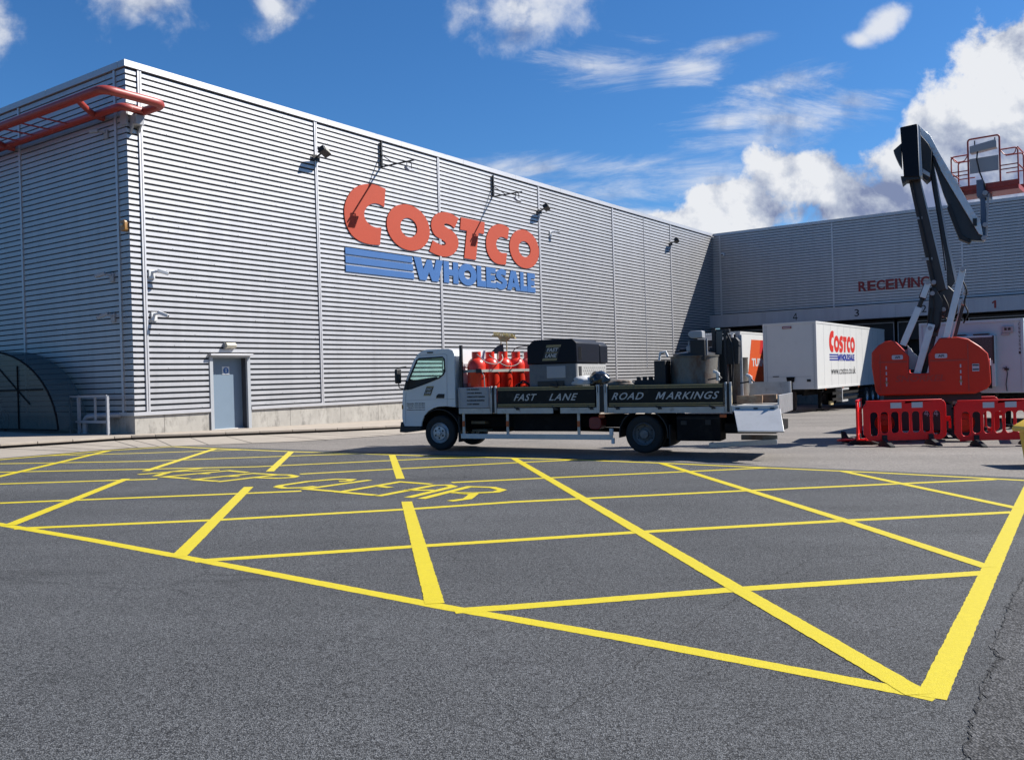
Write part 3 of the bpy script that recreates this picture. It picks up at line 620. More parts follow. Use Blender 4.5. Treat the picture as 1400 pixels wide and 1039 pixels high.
for i in range(len(le)-1):
    mb = MB(); clad(mb, le[i], le[i+1], ZB+0.10, ZT-0.2, leftp, 0.140); mb.build('cladding_panel', [M_CLAD, M_GROOVESHADE], WH, nofix=True)  # wider ribs on shaded walls thin out the painted groove shade
RS = [0.52, 8.13, 15.68, 23.2, 30.8, 38.4]; re_ = [-0.08]+RS+[60.0]
for i in range(len(re_)-1):
    mb = MB(); clad(mb, re_[i], re_[i+1], ZC, ZT-0.2, wingp, 0.140); mb.build('cladding_panel', [M_CLAD, M_GROOVESHADE], WH, nofix=True)
# seam strips: twin ridge cover
for s in seams:
    mb = MB(); mb.box(s-0.062, s-0.012, -0.034, 0.05, ZB+0.1, ZT-0.2); mb.box(s+0.012, s+0.062, -0.034, 0.05, ZB+0.1, ZT-0.2); mb.box(s-0.012, s+0.012, -0.012, 0.05, ZB+0.1, ZT-0.2)
    mb.build('seam_strip', M_TRIM, WH)
for t in LS:
    mb = MB(); mb.box(-0.034, 0.05, t-0.05, t+0.05, ZB+0.1, ZT-0.2); mb.build('seam_strip', M_TRIM, WH)
for r in RS:
    mb = MB(); mb.box(BL-0.03, BL+0.05, -r-0.05, -r+0.05, ZC, ZT-0.2); mb.build('seam_strip', M_TRIM, WH)
mb = MB(); mb.box(33.55, 33.575, -0.02, 0.05, 2.0, ZT-0.2); mb.build('drain_cable', M_BOXG, WH)
# coping along the roof edge, in lengths
cp = MB()
def run(a, b, step, f):
    n = max(1, round((b-a)/step))
    for i in range(n): f(a+(b-a)*i/n+0.005, a+(b-a)*(i+1)/n-0.005)
run(-0.06, BL+0.0, 4.13, lambda a, b: cp.box(a, b, -0.06, 0.30, ZT-0.19, ZT))
run(0.30, 41.0, 4.13, lambda a, b: cp.box(-0.06, 0.30, a, b, ZT-0.19, ZT))
run(-0.30+0.36, 60.0, 4.13, lambda a, b: cp.box(BL-0.06, BL+0.30, -b, -a, ZT-0.19, ZT))
cp.build('coping', M_COPE, WH)
# roof and inner mass (kept behind the cladding)
rf = MB(); rf.prism([(0.06, 0.06), (BL+0.4, 0.06), (BL+0.4, -60), (BL+45, -60), (BL+45, 40.9), (0.06, 40.9)], 'Z', ZT-0.35, ZT-0.22)
rf.build('roof', M_ROOF, WH)
co = MB(); co.box(0.10, BL+0.9, 0.56, 40.9, -3, ZT-0.36); co.build('inner_wall', M_DARKIN, WH)
# plinth of cast panels with vertical joints
pl = MB(); 
pls = [0.0, 0.98, 2.60]; 
for a, b in zip(pls, pls[1:]): pl.box(a+0.006, b-0.006 if b < 2.6 else b, 0.02, 0.42, -2.2, ZB)
xs = [4.22, 5.9, 8.3, 10.3, 12.3, 14.8, 17.3, 19.8, 22.3, 24.8, 27.3, 29.8, 32.3, 34.8, 37.3, 40, BL]
for a, b in zip(xs, xs[1:]): pl.box(a+0.006, b-0.006, 0.02, 0.42, -2.2, ZB)
ys = [0.0, 0.9, 3.2, 5.6, 8, 10.4, 13, 16, 20, 25, 30, 35, 41]
for i, (a, b) in enumerate(zip(ys, ys[1:])): pl.box(0.021, 0.40, (0.43 if i == 0 else a+0.006), b-0.006, -2.2, ZB)
pl.build('plinth', M_PLINTH, WH)
fl = MB(); fl.box(-0.05, DS0-0.01, -0.045, 0.05, ZB, ZB+0.105); fl.box(DS1+0.01, BL-0.9, -0.045, 0.05, ZB, ZB+0.105); fl.box(-0.048, 0.05, 0.052, 41, ZB, ZB+0.105)
fl.build('base_flashing', M_TRIM, WH)
# door
dz0 = gz(*b2w(3.4, 0))+0.12
jb = MB(); jb.box(DS0, 2.74, -0.03, 0.06, 0.1, 2.56); jb.box(4.08, DS1, -0.03, 0.06, 0.1, 2.56); jb.box(2.741, 4.079, -0.03, 0.34, 2.50, 2.56)
dr = jb.build('door_frame', M_DFRAME, WH)
rv = MB(); rv.box(DS0, 2.74, 0.061, 0.34, 0.1, 2.56); rv.box(4.08, DS1, 0.061, 0.34, 0.1, 2.56); rv.build('door_reveal', mat('reveal_shade', (0.06, 0.065, 0.08), 0.7), dr)  # inner sides of the pale frame; their shade is put into the colour
hd = MB(); hd.box(DS0-0.04, DS1+0.04, -0.16, 0.05, 2.562, 2.625); hd.build('door_canopy', M_TRIM, WH, bevel=0.006)
d = MB(); d.box(2.745, 4.075, 0.27, 0.32, dz0+0.02, 2.495); door = d.build('door', M_DOOR, WH)
d = MB(); d.box(2.745, 4.075, 0.20, 0.34, dz0-0.1, dz0+0.018); d.build('door_sill', M_WHITE, WH)
d = MB(); d.box(3.30, 3.58, 0.258, 0.268, 1.96, 2.22); sg = d.build('safety_sign', M_WHITE, door)
d = MB(); d.prism(arc(3.44, 2.09, 0.105, 0.105, 0, 345, 23), 'Y', 0.248, 0.256); d.build('sign_disc', M_BLUE_SIGN, door)
d = MB(); d.prism(arc(3.44, 2.135, 0.02, 0.02, 0, 345, 15), 'Y', 0.242, 0.246); d.box(3.425, 3.455, 0.242, 0.246, 2.02, 2.11); d.build('sign_figure', M_WHITE, door)
# dock wing: fascia, dark back wall, bay frames
fs = MB()
rs = [-0.17, 3.9, 7.95, 12.0, 16.05, 20.1, 24.2, 30, 36, 42, 48, 60]
for a, b in zip(rs, rs[1:]): fs.box(BL-0.80, BL+0.04, -b+0.004, -a-0.004, 4.675, 5.475)
fs.build('fascia', M_FASC, WH)
fc = MB(); fc.box(BL-0.82, BL+0.04, -60, 0.17, 5.479, 5.525); fc.build('fascia_cap', M_TRIM, WH)
bw = MB(); bw.box(BL+0.9, BL+1.0, -60, 0, -3, ZC); bw.build('dock_back_wall', M_DARKIN, WH)
bays = [(0.25, 3.95), (4.15, 7.85), (8.03, 11.72), (11.92, 15.63), (15.90, 19.55), (19.8, 23.5)]
for a, b in bays:
    f = MB(); f.box(BL+0.10, BL+0.16, -a-0.05, -a, 0.0, 4.42); f.box(BL+0.10, BL+0.16, -b, -b+0.05, 0.0, 4.42); f.box(BL+0.10, BL+0.16, -b+0.051, -a-0.051, 4.37, 4.42)
    fo = f.build('dock_bay_frame', M_BOXG, WH)
    f = MB(); f.box(BL+0.22, BL+0.6, -b+0.02, -a-0.02, 3.3, 4.55); f.box(BL+0.22, BL+0.6, -a-0.35, -a-0.02, -0.5, 3.3); f.box(BL+0.22, BL+0.6, -b+0.02, -b+0.35, -0.5, 3.3); f.build('dock_shelter', M_BLKP, fo)
f = MB(); f.box(BL+0.3, BL+0.9, -60, 0, -3, 0.35); f.build('dock_plinth', M_PLINTH, WH)
plate([[(17.36+x*0.42, 4.86+y*0.45) for x, y in ((0.05, 0), (0.32, 0), (0.32, 1), (0.12, 1), (-0.2, 0.76), (-0.2, 0.56), (0.05, 0.70))]], 0.006, FX((BL-0.803, 0, 0), (0, -1, 0), (0, 0, 1)), 'dock_number', M_RED_TXT, WH)
glyph('4', FX((BL-0.803, -5.85, 0), (0, -1, 0), (0, 0, 1)), (-0.14, 0.16, 4.86, 5.31), 'dock_number', M_LETK, WH)
for ch, r, mt in (('3', 9.72, M_LETK), ('2', 13.62, M_LETK)):
    text(ch, FX((BL-0.803, -r, 0), (0, -1, 0), (0, 0, 1)), (-0.13 if ch != '1' else -0.09, 0.15 if ch != '1' else 0.09, 4.86, 5.31), 'dock_number', mt, WH, depth=0.006, offset=0.012)

# ---- wall sign
SG = thing('store_sign', 'large red and blue store sign letters fixed to the sunlit warehouse wall', 'sign', (BC.x, BC.y, 0), BR)
XS = FX((0, -0.022, 0), (1, 0, 0), (0, 0, 1))
cC = [(11.01, 9.18), (10.52, 9.24), (10.05, 9.22), (9.54, 9.07), (9.14, 8.81), (8.86, 8.45), (8.73, 8.08), (8.75, 7.69), (8.87, 7.39), (9.13, 7.11), (9.57, 6.94), (10.08, 6.89), (10.6, 6.92), (10.71, 7.62), (10.39, 7.58), (10.05, 7.66), (9.83, 7.83), (9.78, 8.07), (9.96, 8.33), (10.26, 8.49), (10.61, 8.52), (10.9, 8.44)]
cS = [(15.62, 8.62), (15.02, 8.76), (14.38, 8.71), (13.89, 8.44), (13.74, 8.07), (13.93, 7.72), (14.42, 7.55), (14.66, 7.46), (14.60, 7.34), (14.25, 7.34), (13.82, 7.46), (13.58, 6.98), (14.09, 6.87), (14.65, 6.85), (15.18, 7.02), (15.52, 7.36), (15.52, 7.72), (15.24, 7.97), (14.78, 8.11), (14.60, 8.19), (14.72, 8.28), (15.05, 8.25), (15.30, 8.14)]
cT = [(15.78, 8.69), (17.52, 8.69), (17.44, 8.14), (17.03, 8.14), (16.78, 6.91), (15.93, 6.91), (16.18, 8.14), (15.70, 8.14)]
cC2 = [(19.44, 8.66), (18.97, 8.75), (18.47, 8.71), (17.96, 8.47), (17.66, 8.1), (17.58, 7.72), (17.67, 7.34), (17.98, 7.03), (18.46, 6.88), (19.09, 6.90), (19.2, 7.45), (18.73, 7.43), (18.44, 7.58), (18.36, 7.83), (18.55, 8.07), (18.85, 8.17), (19.30, 8.11)]
logo = [([smooth_poly(cC, [0, 12, 13, 21])], 'C'), ([arc(12.33, 7.815, 1.31, 0.93, 0, 352, 45), arc(12.33, 7.81, 0.51, 0.39, 0, 350, 35)], 'O'),
        ([smooth_poly(cS, [0, 10, 11, 22])], 'S'), ([cT], 'T'), ([smooth_poly(cC2, [0, 9, 10, 16])], 'C'), ([arc(20.70, 7.795, 1.26, 0.93, 0, 352, 45), arc(20.70, 7.79, 0.51, 0.38, 0, 350, 35)], 'O')]
for lp, nm in logo: plate(lp, 0.03, XS, 'letter', M_RED_SIGN, SG)
for z0, z1, xe in ((6.40, 6.64, 12.47), (6.07, 6.33, 12.51), (5.74, 5.99, 12.55)):
    plate([[(8.72, z0), (xe+0.03, z0), (xe, z1), (8.72, z1)]], 0.03, XS, 'stripe', M_BLUE_SIGN, SG)
def letters(word, xs, z0, z1, X, mt, parent, depth, offset, name='letter'):
    for ch, (a, b) in zip(word, xs): text(ch, X, (a, b, z0, z1), name, mt, parent, depth=depth, offset=offset)
def block(ch, a, b, z0, z1):
    """heavy block letter loops"""
    w, h = b-a, z1-z0; P = lambda L_: [(a+x*w, z0+y*h) for x, y in L_]
    return {'W': [P([(0, 1), (.24, 1), (.31, .48), (.44, .95), (.60, .95), (.67, .48), (.76, 1), (1, 1), (.82, 0), (.60, 0), (.50, .40), (.40, 0), (.18, 0)])],
     'H': [P([(0, 0), (0, 1), (.36, 1), (.36, .64), (.64, .64), (.64, 1), (1, 1), (1, 0), (.64, 0), (.64, .36), (.36, .36), (.36, 0)])],
     'O': [P(arc(.5, .5, .5, .52, 0, 350, 30)), P(arc(.5, .5, .19, .21, 0, 345, 20))],
     'L': [P([(0, 0), (0, 1), (.48, 1), (.48, .30), (1, .30), (1, 0)])],
     'E': [P([(0, 0), (0, 1), (.97, 1), (.97, .74), (.45, .74), (.45, .62), (.9, .62), (.9, .38), (.45, .38), (.45, .26), (1, .26), (1, 0)])],
     'S': [P(smooth_poly([(.93, .94), (.55, 1.02), (.12, .86), (.04, .62), (.25, .44), (.56, .34), (.5, .25), (.06, .34), (0, .06), (.42, -.03), (.85, .08), (1, .33), (.85, .54), (.5, .65), (.52, .73), (.88, .68)], [0, 7, 8, 15]))],
     'A': [P([(-.04, 0), (.30, 1), (.70, 1), (1.04, 0), (.68, 0), (.63, .16), (.37, .16), (.32, 0)]), P([(.43, .38), (.57, .38), (.5, .66)])]}[ch]
wx = [('W', 12.56, 14.20), ('H', 14.24, 15.14), ('O', 15.14, 16.42), ('L', 16.46, 17.14), ('E', 17.18, 17.98), ('S', 18.0, 18.92), ('A', 18.94, 19.98), ('L', 20.04, 20.68), ('E', 20.72, 21.52)]
wx = [('W', 12.58, 14.45), ('H', 14.49, 15.49), ('O', 15.49, 16.80), ('L', 16.83, 17.50), ('E', 17.53, 18.28), ('S', 18.26, 19.16), ('A', 19.18, 20.20), ('L', 20.25, 20.85), ('E', 20.87, 21.55)]
for ch, a, b in wx: plate(block(ch, a, b, 5.74, 6.66), 0.03, XS, 'letter', M_BLUE_SIGN, SG)
fx_ = MB()
for x in (9.2, 11.5, 13.1, 14.8, 16.4, 18.0, 19.2, 21.3): fx_.box(x-0.04, x+0.04, -0.0065, 0.05, 7.2, 7.26)
for x in (9.2, 11.5, 13.4, 15.0, 17.0, 18.6, 21.0): fx_.box(x-0.04, x+0.04, -0.0065, 0.05, 6.15, 6.2)
fx_.build('sign_fixing', M_TRIM, SG)
RV = thing('receiving_sign', 'dark red RECEIVING lettering high on the shaded dock wing', 'sign', (BC.x, BC.y, 0), BR)
XR = FX((BL-0.03, 0, 0), (0, -1, 0), (0, 0, 1))
x = 9.68
for ch in 'RECEIVING':
    w = 0.15 if ch == 'I' else 0.50; text(ch, XR, (x, x+w, 6.46, 7.10), 'letter', M_RED_TXT, RV, depth=0.03, offset=0.03); x += w+0.045

# ---- red tubular rail around the roof corner
PR = thing('tubular_rail', 'red tubular steel rail wrapped round the upper warehouse corner', 'rail', (BC.x, BC.y, 0), BR)
zp = 9.78
def bend(pts, r, k=5):
    P = [Vector(p) for p in pts]; out = [P[0]]
    for i in range(1, len(P)-1):
        a = (P[i-1]-P[i]).normalized(); b = (P[i+1]-P[i]).normalized(); p0 = P[i]+a*r; p1 = P[i]+b*r
        for j in range(k+1):
            t = j/k; out.append(p0*(1-t)**2+P[i]*2*t*(1-t)+p1*t*t)
    return out+[P[-1]]
t_ = MB(); t_.tube(bend([(-1.45, 20.0, zp), (-1.45, -1.25, zp), (0.42, -1.25, zp), (0.42, -0.02, zp)], 0.32), 0.125, 14); t_.build('outer_tube', M_PIPE, PR, smooth=50)
t_ = MB(); t_.tube(bend([(-0.28, 20.0, zp), (-0.28, -0.25, zp), (0.42, -0.25, zp-0.02)], 0.25), 0.11, 14); t_.build('inner_tube', M_PIPE, PR, smooth=50)
for y in (1.2, 6.6, 12.0, 17.4):
    t_ = MB(); t_.tube([(-1.45, y-1.1, zp), (-0.85, y-0.5, zp), (-0.28, y, zp)], 0.09, 12); t_.tube([(-0.28, y, zp), (0.03, y, zp-0.02)], 0.10, 12); t_.build('cross_tube', M_PIPE, PR, smooth=50)
for y in (2.6, 3.6, 4.6, 5.6, 8.0, 9.0, 10.0, 11.0):
    t_ = MB(); t_.tube([(-1.45, y, zp), (-0.28, y, zp)], 0.025, 8); t_.build('rod', M_PIPE, PR)
b_ = MB(); b_.box(-0.03, 0.03, -0.04, 0.3, 9.35, 9.75); b_.box(0.12, 0.38, -0.30, 0.0, 9.35, 9.62); b_.prism([(-0.32, 9.62), (0.0, 9.62), (0.0, 9.1)], 'X', 0.10, 0.16); b_.prism([(-0.32, 9.62), (0.0, 9.62), (0.0, 9.1)], 'X', 0.34, 0.40); b_.build('bracket', M_PIPE if False else M_BOXG, PR)

# ---- lamps, cameras on the walls
def flood(s, z, label, n=0.0):
    o = thing('floodlight', label, 'floodlight', (*b2w(s, -0.05), z), BR, 'floodlights along the top of the sunlit wall')
    a = MB(); a.box(-0.22, 0.10, -0.03, 0.0, -0.10, 0.10); a.bar((-0.04, 0, 0.02), (-0.04, -0.24, 0.12), 0.05, 0.05); a.build('bracket', M_BLK, o)
    h = MB(); h.X = Matrix.Translation((0.0, -0.34, 0.16)) @ Matrix.Rotation(R(-28), 4, 'X') @ Matrix.Rotation(R(22), 4, 'Z')
    h.prism([(-0.30, -0.10), (0.30, -0.10), (0.25, 0.12), (-0.25, 0.12)], 'X', -0.24, 0.24) if False else h.box(-0.27, 0.27, -0.16, 0.10, -0.09, 0.11)
    hh = h.build('housing', M_BLK, o, bevel=0.02)
    g = MB(); g.X = h.X; g.box(-0.18, 0.20, -0.172, -0.162, -0.07, 0.09); g.build('glass', M_LENSG, hh)
    return o
flood(7.43, 9.72, 'black floodlight on the first full seam, left of the store sign')
flood(22.15, 9.78, 'black floodlight just right of the last sign letter')
flood(37.33, 9.82, 'black floodlight nearest the inner corner with the dock wing')
def gooseneck(s, label, z=9.98, L_=1.6):
    o = thing('sign_light_bracket', label, 'light bracket', (*b2w(s, 0), z), BR, 'bracket lights over the store sign')
    a = MB(); a.bar((0, -0.06, 0), (0, -0.06, 1.0), 0.07, 0.07, (0, 1, 0)); a.build('post', M_BLK, o)
    a = MB(); a.bar((0, -0.06, 0.02), (0, -L_-0.15, 0.02), 0.05, 0.05); a.build('arm', M_BLK, o)
    a = MB(); a.bar((0, -0.06, 0.50), (0, -0.72, 0.04), 0.03, 0.03); a.build('strut', M_BLK, o)
    a = MB(); y = -L_+0.12; a.bar((-0.13, y, 0.0), (-0.13, y, -0.28), 0.015, 0.03, (0, 1, 0)); a.bar((0.13, y, 0.0), (0.13, y, -0.28), 0.015, 0.03, (0, 1, 0)); a.bar((-0.13, y, 0), (0.13, y, 0), 0.03, 0.015)
    yk = a.build('yoke', M_BLK, o)
    a = MB(); a.X = Matrix.Translation((0, y, -0.30)) @ Matrix.Rotation(R(40), 4, 'X'); a.box(-0.17, 0.17, -0.14, 0.14, -0.05, 0.05); a.build('lamp', M_GALV, o, bevel=0.02)
gooseneck(10.8, 'black sign light bracket over the big red C'); gooseneck(18.22, 'black sign light bracket over the red T and second C', 9.93, 1.5)
def camera_box(name, pos, rz, label, lens_dir, col=M_WHITE, grp='security cameras on the warehouse walls'):
    o = thing(name, label, 'security camera', pos, rz, grp)
    a = MB(); a.box(-0.10, 0.10, -0.05, 0.0, -0.15, 0.12); a.build('back_plate', col, o, bevel=0.01)
    a = MB(); a.bar((0, -0.04, 0.05), (lens_dir[0]*0.2, -0.22, 0.08), 0.06, 0.06); a.build('arm', col, o)
    a = MB(); p = Vector((lens_dir[0]*0.2, -0.22, 0.08)); q2 = p+Vector(lens_dir).normalized()*0.24; a.bar(p-Vector(lens_dir).normalized()*0.08, q2, 0.11, 0.10); b = a.build('body', col, o, bevel=0.012)
    a = MB(); a.cyl(q2, q2+Vector(lens_dir).normalized()*0.012, 0.035, n=14); a.build('lens', M_BLK, b)
    return o
camera_box('security_camera', (*b2w(0.66, 0), 5.0), BR, 'upper white camera beside the corner seam of the sunlit wall', (0.8, -0.5, -0.3))
camera_box('security_camera', (*b2w(0.70, 0), 3.74), BR, 'lower white camera beside the corner seam of the sunlit wall', (0.5, -0.7, -0.35))
camera_box('security_camera', (*b2w(0, 0.95), 4.95), BR-math.pi/2, 'upper camera on the shaded end wall near the corner', (-0.8, -0.5, -0.25), M_GALV)
camera_box('security_camera', (*b2w(0, 0.95), 3.74), BR-math.pi/2, 'lower camera on the shaded end wall near the corner', (-0.5, -0.6, -0.35), M_GALV)
camera_box('security_camera', (*b2w(0, 1.05), 9.25), BR-math.pi/2, 'camera tucked under the red tubular rail on the shaded wall', (-0.9, -0.3, 0.0), M_GALV)
camera_box('security_camera', (*b2w(23.1, 0), 8.82), BR, 'small camera below the floodlight right of the store sign', (0.8, -0.5, 0.1))
o = thing('dome_camera', 'small white round camera on the dock wing by the inner corner', 'security camera', (*b2w(BL, -0.75), 9.72), BR-math.pi/2)
a = MB(); a.lathe([(0.0, -0.24), (0.10, -0.22), (0.14, -0.14), (0.13, -0.05), (0.05, -0.04), (0.05, 0.0)], 18, 'Y'); a.build('housing', M_WHITE, o, smooth=50)
a = MB(); a.lathe([(0.0, -0.262), (0.05, -0.245), (0.07, -0.20)], 14, 'Y', (0, -0.004, -0.02)); a.build('lens', M_BLK, o, smooth=50)
o = thing('alarm_box', 'small amber alarm box at the warehouse corner on the shaded side', 'alarm box', (*b2w(0, 0.16), 6.38), BR-math.pi/2)
a = MB(); a.prism(rrect(-0.12, 0.12, -0.16, 0.16, 0.06), 'Y', -0.14, 0.0); a.build('casing', M_AMBER, o, bevel=0.02)
a = MB(); a.lathe([(0.0, -0.19), (0.05, -0.18), (0.06, -0.142)], 14, 'Y', (0, 0, 0.02)); a.build('beacon', M_LENSG, o, smooth=50)
o = thing('bulkhead_lamp', 'pale bulkhead lamp above the grey blue door', 'wall lamp', (*b2w(3.37, 0), 2.88), BR)
a = MB(); a.box(-0.20, 0.20, -0.06, 0.0, -0.12, 0.10); a.build('base', M_GALV, o, bevel=0.01)
a = MB(); a.prism([(-0.16, -0.06), (-0.20, 0.02), (-0.14, 0.10), (-0.062, 0.10), (-0.062, -0.09)], 'X', -0.19, 0.19); a.build('diffuser', mat('lamp_cream', (0.62, 0.58, 0.46), 0.4), o, bevel=0.01)

# ------------------------------------------------------------------ cycle shelter, hoop, pipe
SH = thing('cycle_shelter', 'curved smoked plastic cycle shelter at the foot of the shaded wall', 'shelter', (*b2w(0.25, 2.2), gz(-14.4, 28.7)+0.118), BR)
def shell(t, y):   # quarter round section: rises from the front edge to the top at the back
    return None
rad = 2.45
sec = [(math.sin(R(a))*1.0, math.cos(R(a))) for a in range(0, 91, 6)]
# profile seen from the road side: curve falls from the left (high) to the right end near the corner
a = MB(); n = len(sec)
ya = [4.6 - 4.6*math.cos(R(t)) for t in range(0, 91, 6)]; za = [2.62*math.sin(R(t)) for t in range(0, 91, 6)]
pts = [(ya[i], za[i]) for i in range(len(ya))]
pts = [(0.0, 0.12)]+[(y*0.93, max(z, 0.12)) for y, z in pts[1:]]+[(9.0, 2.62), (14.0, 2.6)]
vs = [(-1.35, y, z) for y, z in pts]+[(-0.42, y, z) for y, z in pts]; n = len(pts)
a.add(vs, [(i, i+1, n+i+1, n+i) for i in range(n-1)])
a.build('roof_sheet', M_SHELT, SH, smooth=50)
a = MB(); a.add([(-1.36, y, z) for y, z in pts]+[(-1.36, y, 0.12) for y, z in pts], [(i, i+1, n+i+1, n+i) for i in range(1, n-1)]); a.build('front_panel', M_SHELT, SH)
a = MB(); a.tube([(-1.37, y, z) for y, z in pts], 0.03, 8)
for z in (0.12, 1.35): 
    y0_ = min(y for y, zz in pts if zz >= z-0.01); a.bar((-1.38, y0_, z), (-1.38, 14, z), 0.03, 0.045)
a.bar((-1.38, 2.3, 0.12), (-1.38, 2.3, 2.1), 0.04, 0.03, (0, 1, 0)); a.bar((-1.38, 1.6, 0.9), (-1.38, 4.2, 2.5), 0.03, 0.03)
a.build('frame', M_CHAS, SH)
def bicycle(x, y, rz, label, mt):
    z = gz(x, y)+0.118; o = thing('bicycle', label, 'bicycle', (x, y, z), rz, 'bicycles in the shelter')
    for nm, xx in (('wheel', -0.5), ('wheel', 0.5)):
        w = MB(); w.tube([(xx+0.33*math.cos(R(t)), 0, 0.34+0.33*math.sin(R(t))) for t in range(0, 360, 15)], 0.02, 6, closed=True)
        for t in range(0, 180, 30): w.cyl((xx+0.32*math.cos(R(t)), 0, 0.34+0.32*math.sin(R(t))), (xx-0.32*math.cos(R(t)), 0, 0.34-0.32*math.sin(R(t))), 0.003, n=4)
        w.build(nm, M_RUB, o)
    f = MB()
    for p, q_ in (((-0.5, 0, .34), (-0.08, 0, .32)), ((-0.5, 0, .34), (-0.2, 0, .8)), ((-0.08, 0, .32), (-0.2, 0, .86)), ((-0.2, 0, .78), (0.32, 0, .84)), ((-0.08, 0, .32), (0.34, 0, .74)), ((0.30, 0, .95), (0.5, 0, .34))): f.cyl(p, q_, 0.016, n=8)
    f.build('frame', mt, o)
    f = MB(); f.tube([(0.28, -0.26, 1.0), (0.26, 0, 0.96), (0.28, 0.26, 1.0)], 0.014, 6); f.build('handlebar', M_BLK, o)
    f = MB(); f.lathe([(0.0, 0.95), (0.06, 0.94), (0.07, 0.91), (0.0, 0.89)], 10, 'Z', (-0.22, 0, 0)); f.build('saddle', M_BLK, o, smooth=50)
bx_, by_ = b2w(-0.75, 6.6); bicycle(bx_, by_, BR+R(86), 'pale framed bicycle seen through the smoked shelter', M_WHITE)
bx_, by_ = b2w(-0.55, 8.0); bicycle(bx_, by_, BR+R(97), 'dark bicycle further back in the smoked shelter', M_CHAS)
HP = thing('cycle_hoop', 'galvanised square tube hoop between shelter and building corner', 'barrier', (*b2w(0, 0), gz(-12, 27)+0.118), BR)
def rectframe(mb, x, y0, y1, z0, z1, w):
    for yy in (y0, y1): mb.bar((x, yy, 0.0), (x, yy, z1), w, w, (0, 1, 0))
    mb.bar((x, y0, z1), (x, y1, z1), w, w); mb.bar((x, y0, z0), (x, y1, z0), w, w)
a = MB(); rectframe(a, -0.55, 0.50, 2.05, 0.38, 1.14, 0.075); a.bar((-0.55, 1.15, 0.38), (-0.55, 1.15, 1.14), 0.05, 0.05, (0, 1, 0)); a.build('front_frame', M_GALV, HP)
a = MB(); a.bar((-0.50, 2.62, 0), (-0.50, 2.62, 1.14), 0.06, 0.06, (0, 1, 0)); a.bar((-0.50, 2.62, 1.14), (-0.55, 2.12, 1.14), 0.05, 0.05); a.bar((-0.50, 2.62, 0.38), (-0.55, 2.12, 0.38), 0.05, 0.05); a.build('side_frame', M_GALV, HP)
GP = thing('drain_pipe', 'grey bent pipe rising from the pavement into the shaded wall', 'pipe', (*b2w(0, 0), gz(-12, 27)+0.118), BR)
a = MB(); a.tube(bend([(-0.42, 1.95, 0.0), (-0.42, 1.95, 0.52), (-0.30, 1.0, 0.56), (0.02, 0.75, 0.56)], 0.22), 0.085, 12); a.build('bent_pipe', M_GALV, GP, smooth=50)
a = MB(); a.lathe([(0.085, 0), (0.12, 0), (0.12, 0.04), (0.085, 0.04)], 14, 'Z', (-0.42, 1.95, 0)); a.build('collar', M_GALV, GP)


# ------------------------------------------------------------------ tipper style flatbed truck
TR_ = (-1.728, 20.642); TRZ = -0.048; TA = R(-24.35)
TX = frame(TR_[0], TR_[1], TRZ, TA)
def t2w(x, y): v = TX @ Vector((x, y, 0)); return v.x, v.y
TK = thing('flatbed_truck', 'white cab flatbed lorry with black FAST LANE ROAD MARKINGS side boards, parked side on', 'lorry', (TR_[0], TR_[1], TRZ), TA)
TK.rotation_euler = (0, R(0.35), TA)
FS = lambda y: FX((0, y, 0), (1, 0, 0), (0, 0, 1))       # faces the camera side (-y)
W_ = 1.92
sil = [(-0.93, 0.56), (-0.965, 0.75), (-0.955, 1.08), (-0.925, 1.40), (-0.83, 1.66), (-0.62, 2.09), (-0.52, 2.22), (-0.42, 2.29), (-0.28, 2.33), (0.30, 2.33), (0.41, 2.29), (0.45, 2.20), (0.45, 1.00), (0.41, 1.0), (0.20, 1.02), (0.0, 1.01), (-0.12, 0.98), (-0.26, 0.91), (-0.37, 0.80), (-0.44, 0.66), (-0.46, 0.56)]
win = [(-0.53, 2.09), (-0.47, 2.13), (0.15, 2.145), (0.19, 2.10), (0.20, 1.82), (0.155, 1.745), (0.04, 1.67), (-0.32, 1.55), (-0.69, 1.44), (-0.80, 1.42), (-0.815, 1.50), (-0.77, 1.62), (-0.66, 1.84)]
cabm = []
for y in (0.035, W_-0.035):
    cabm.append(plate([sil, win], 0.05, FS(y), 'cab_side', M_CAB, TK, bevel=0.012))
# skin round the cab (front, roof, back)
sk = MB(); y0, y1 = 0.061, W_-0.061
def skin(pts, t=0.03):
    n = len(pts); sk.add([(x, y0, z) for x, z in pts]+[(x, y1, z) for x, z in pts], [(i, i+1, n+i+1, n+i) for i in range(n-1)])
skin([(-0.93, 0.56), (-0.965, 0.75), (-0.955, 1.08), (-0.925, 1.40)]); skin([(-0.62, 2.09), (-0.52, 2.22), (-0.42, 2.29), (-0.28, 2.33), (0.30, 2.33), (0.41, 2.29), (0.45, 2.20), (0.45, 0.98)]); sk.build('cab_body', M_CAB, TK, smooth=40)
rb = MB(); rb.box(0.452, 0.47, 0.25, W_-0.25, 1.62, 2.12); rb.build('rear_window', M_GLASS, TK)
ws = MB(); ws.add([(-0.925, y0, 1.405), (-0.622, y0, 2.088), (-0.622, y1, 2.088), (-0.925, y1, 1.405)], [(0, 1, 2, 3)]); ws.build('windscreen', M_GLASS, TK)
for y in (0.03, W_-0.03):
    g = plate([win], 0.006, FS(y), 'side_window', M_GLASS, TK)
    gk = [(x+0.0, z) for x, z in win]
    a = MB(); a.tube([(x, (0.008 if y < 1 else W_-0.008), z) for x, z in win], 0.018, 6, closed=True); a.build('window_seal', M_BLKP, g)
tri = [(-0.80, 1.425), (-0.69, 1.442), (-0.32, 1.552), (0.02, 1.665), (-0.02, 1.70), (-0.62, 1.63), (-0.72, 1.66), (-0.80, 1.56)]
plate([tri], 0.012, FS(0.016), 'window_dark_sheet', M_BLKP, TK)  # black sheet stands in for the dark cab interior behind the glass
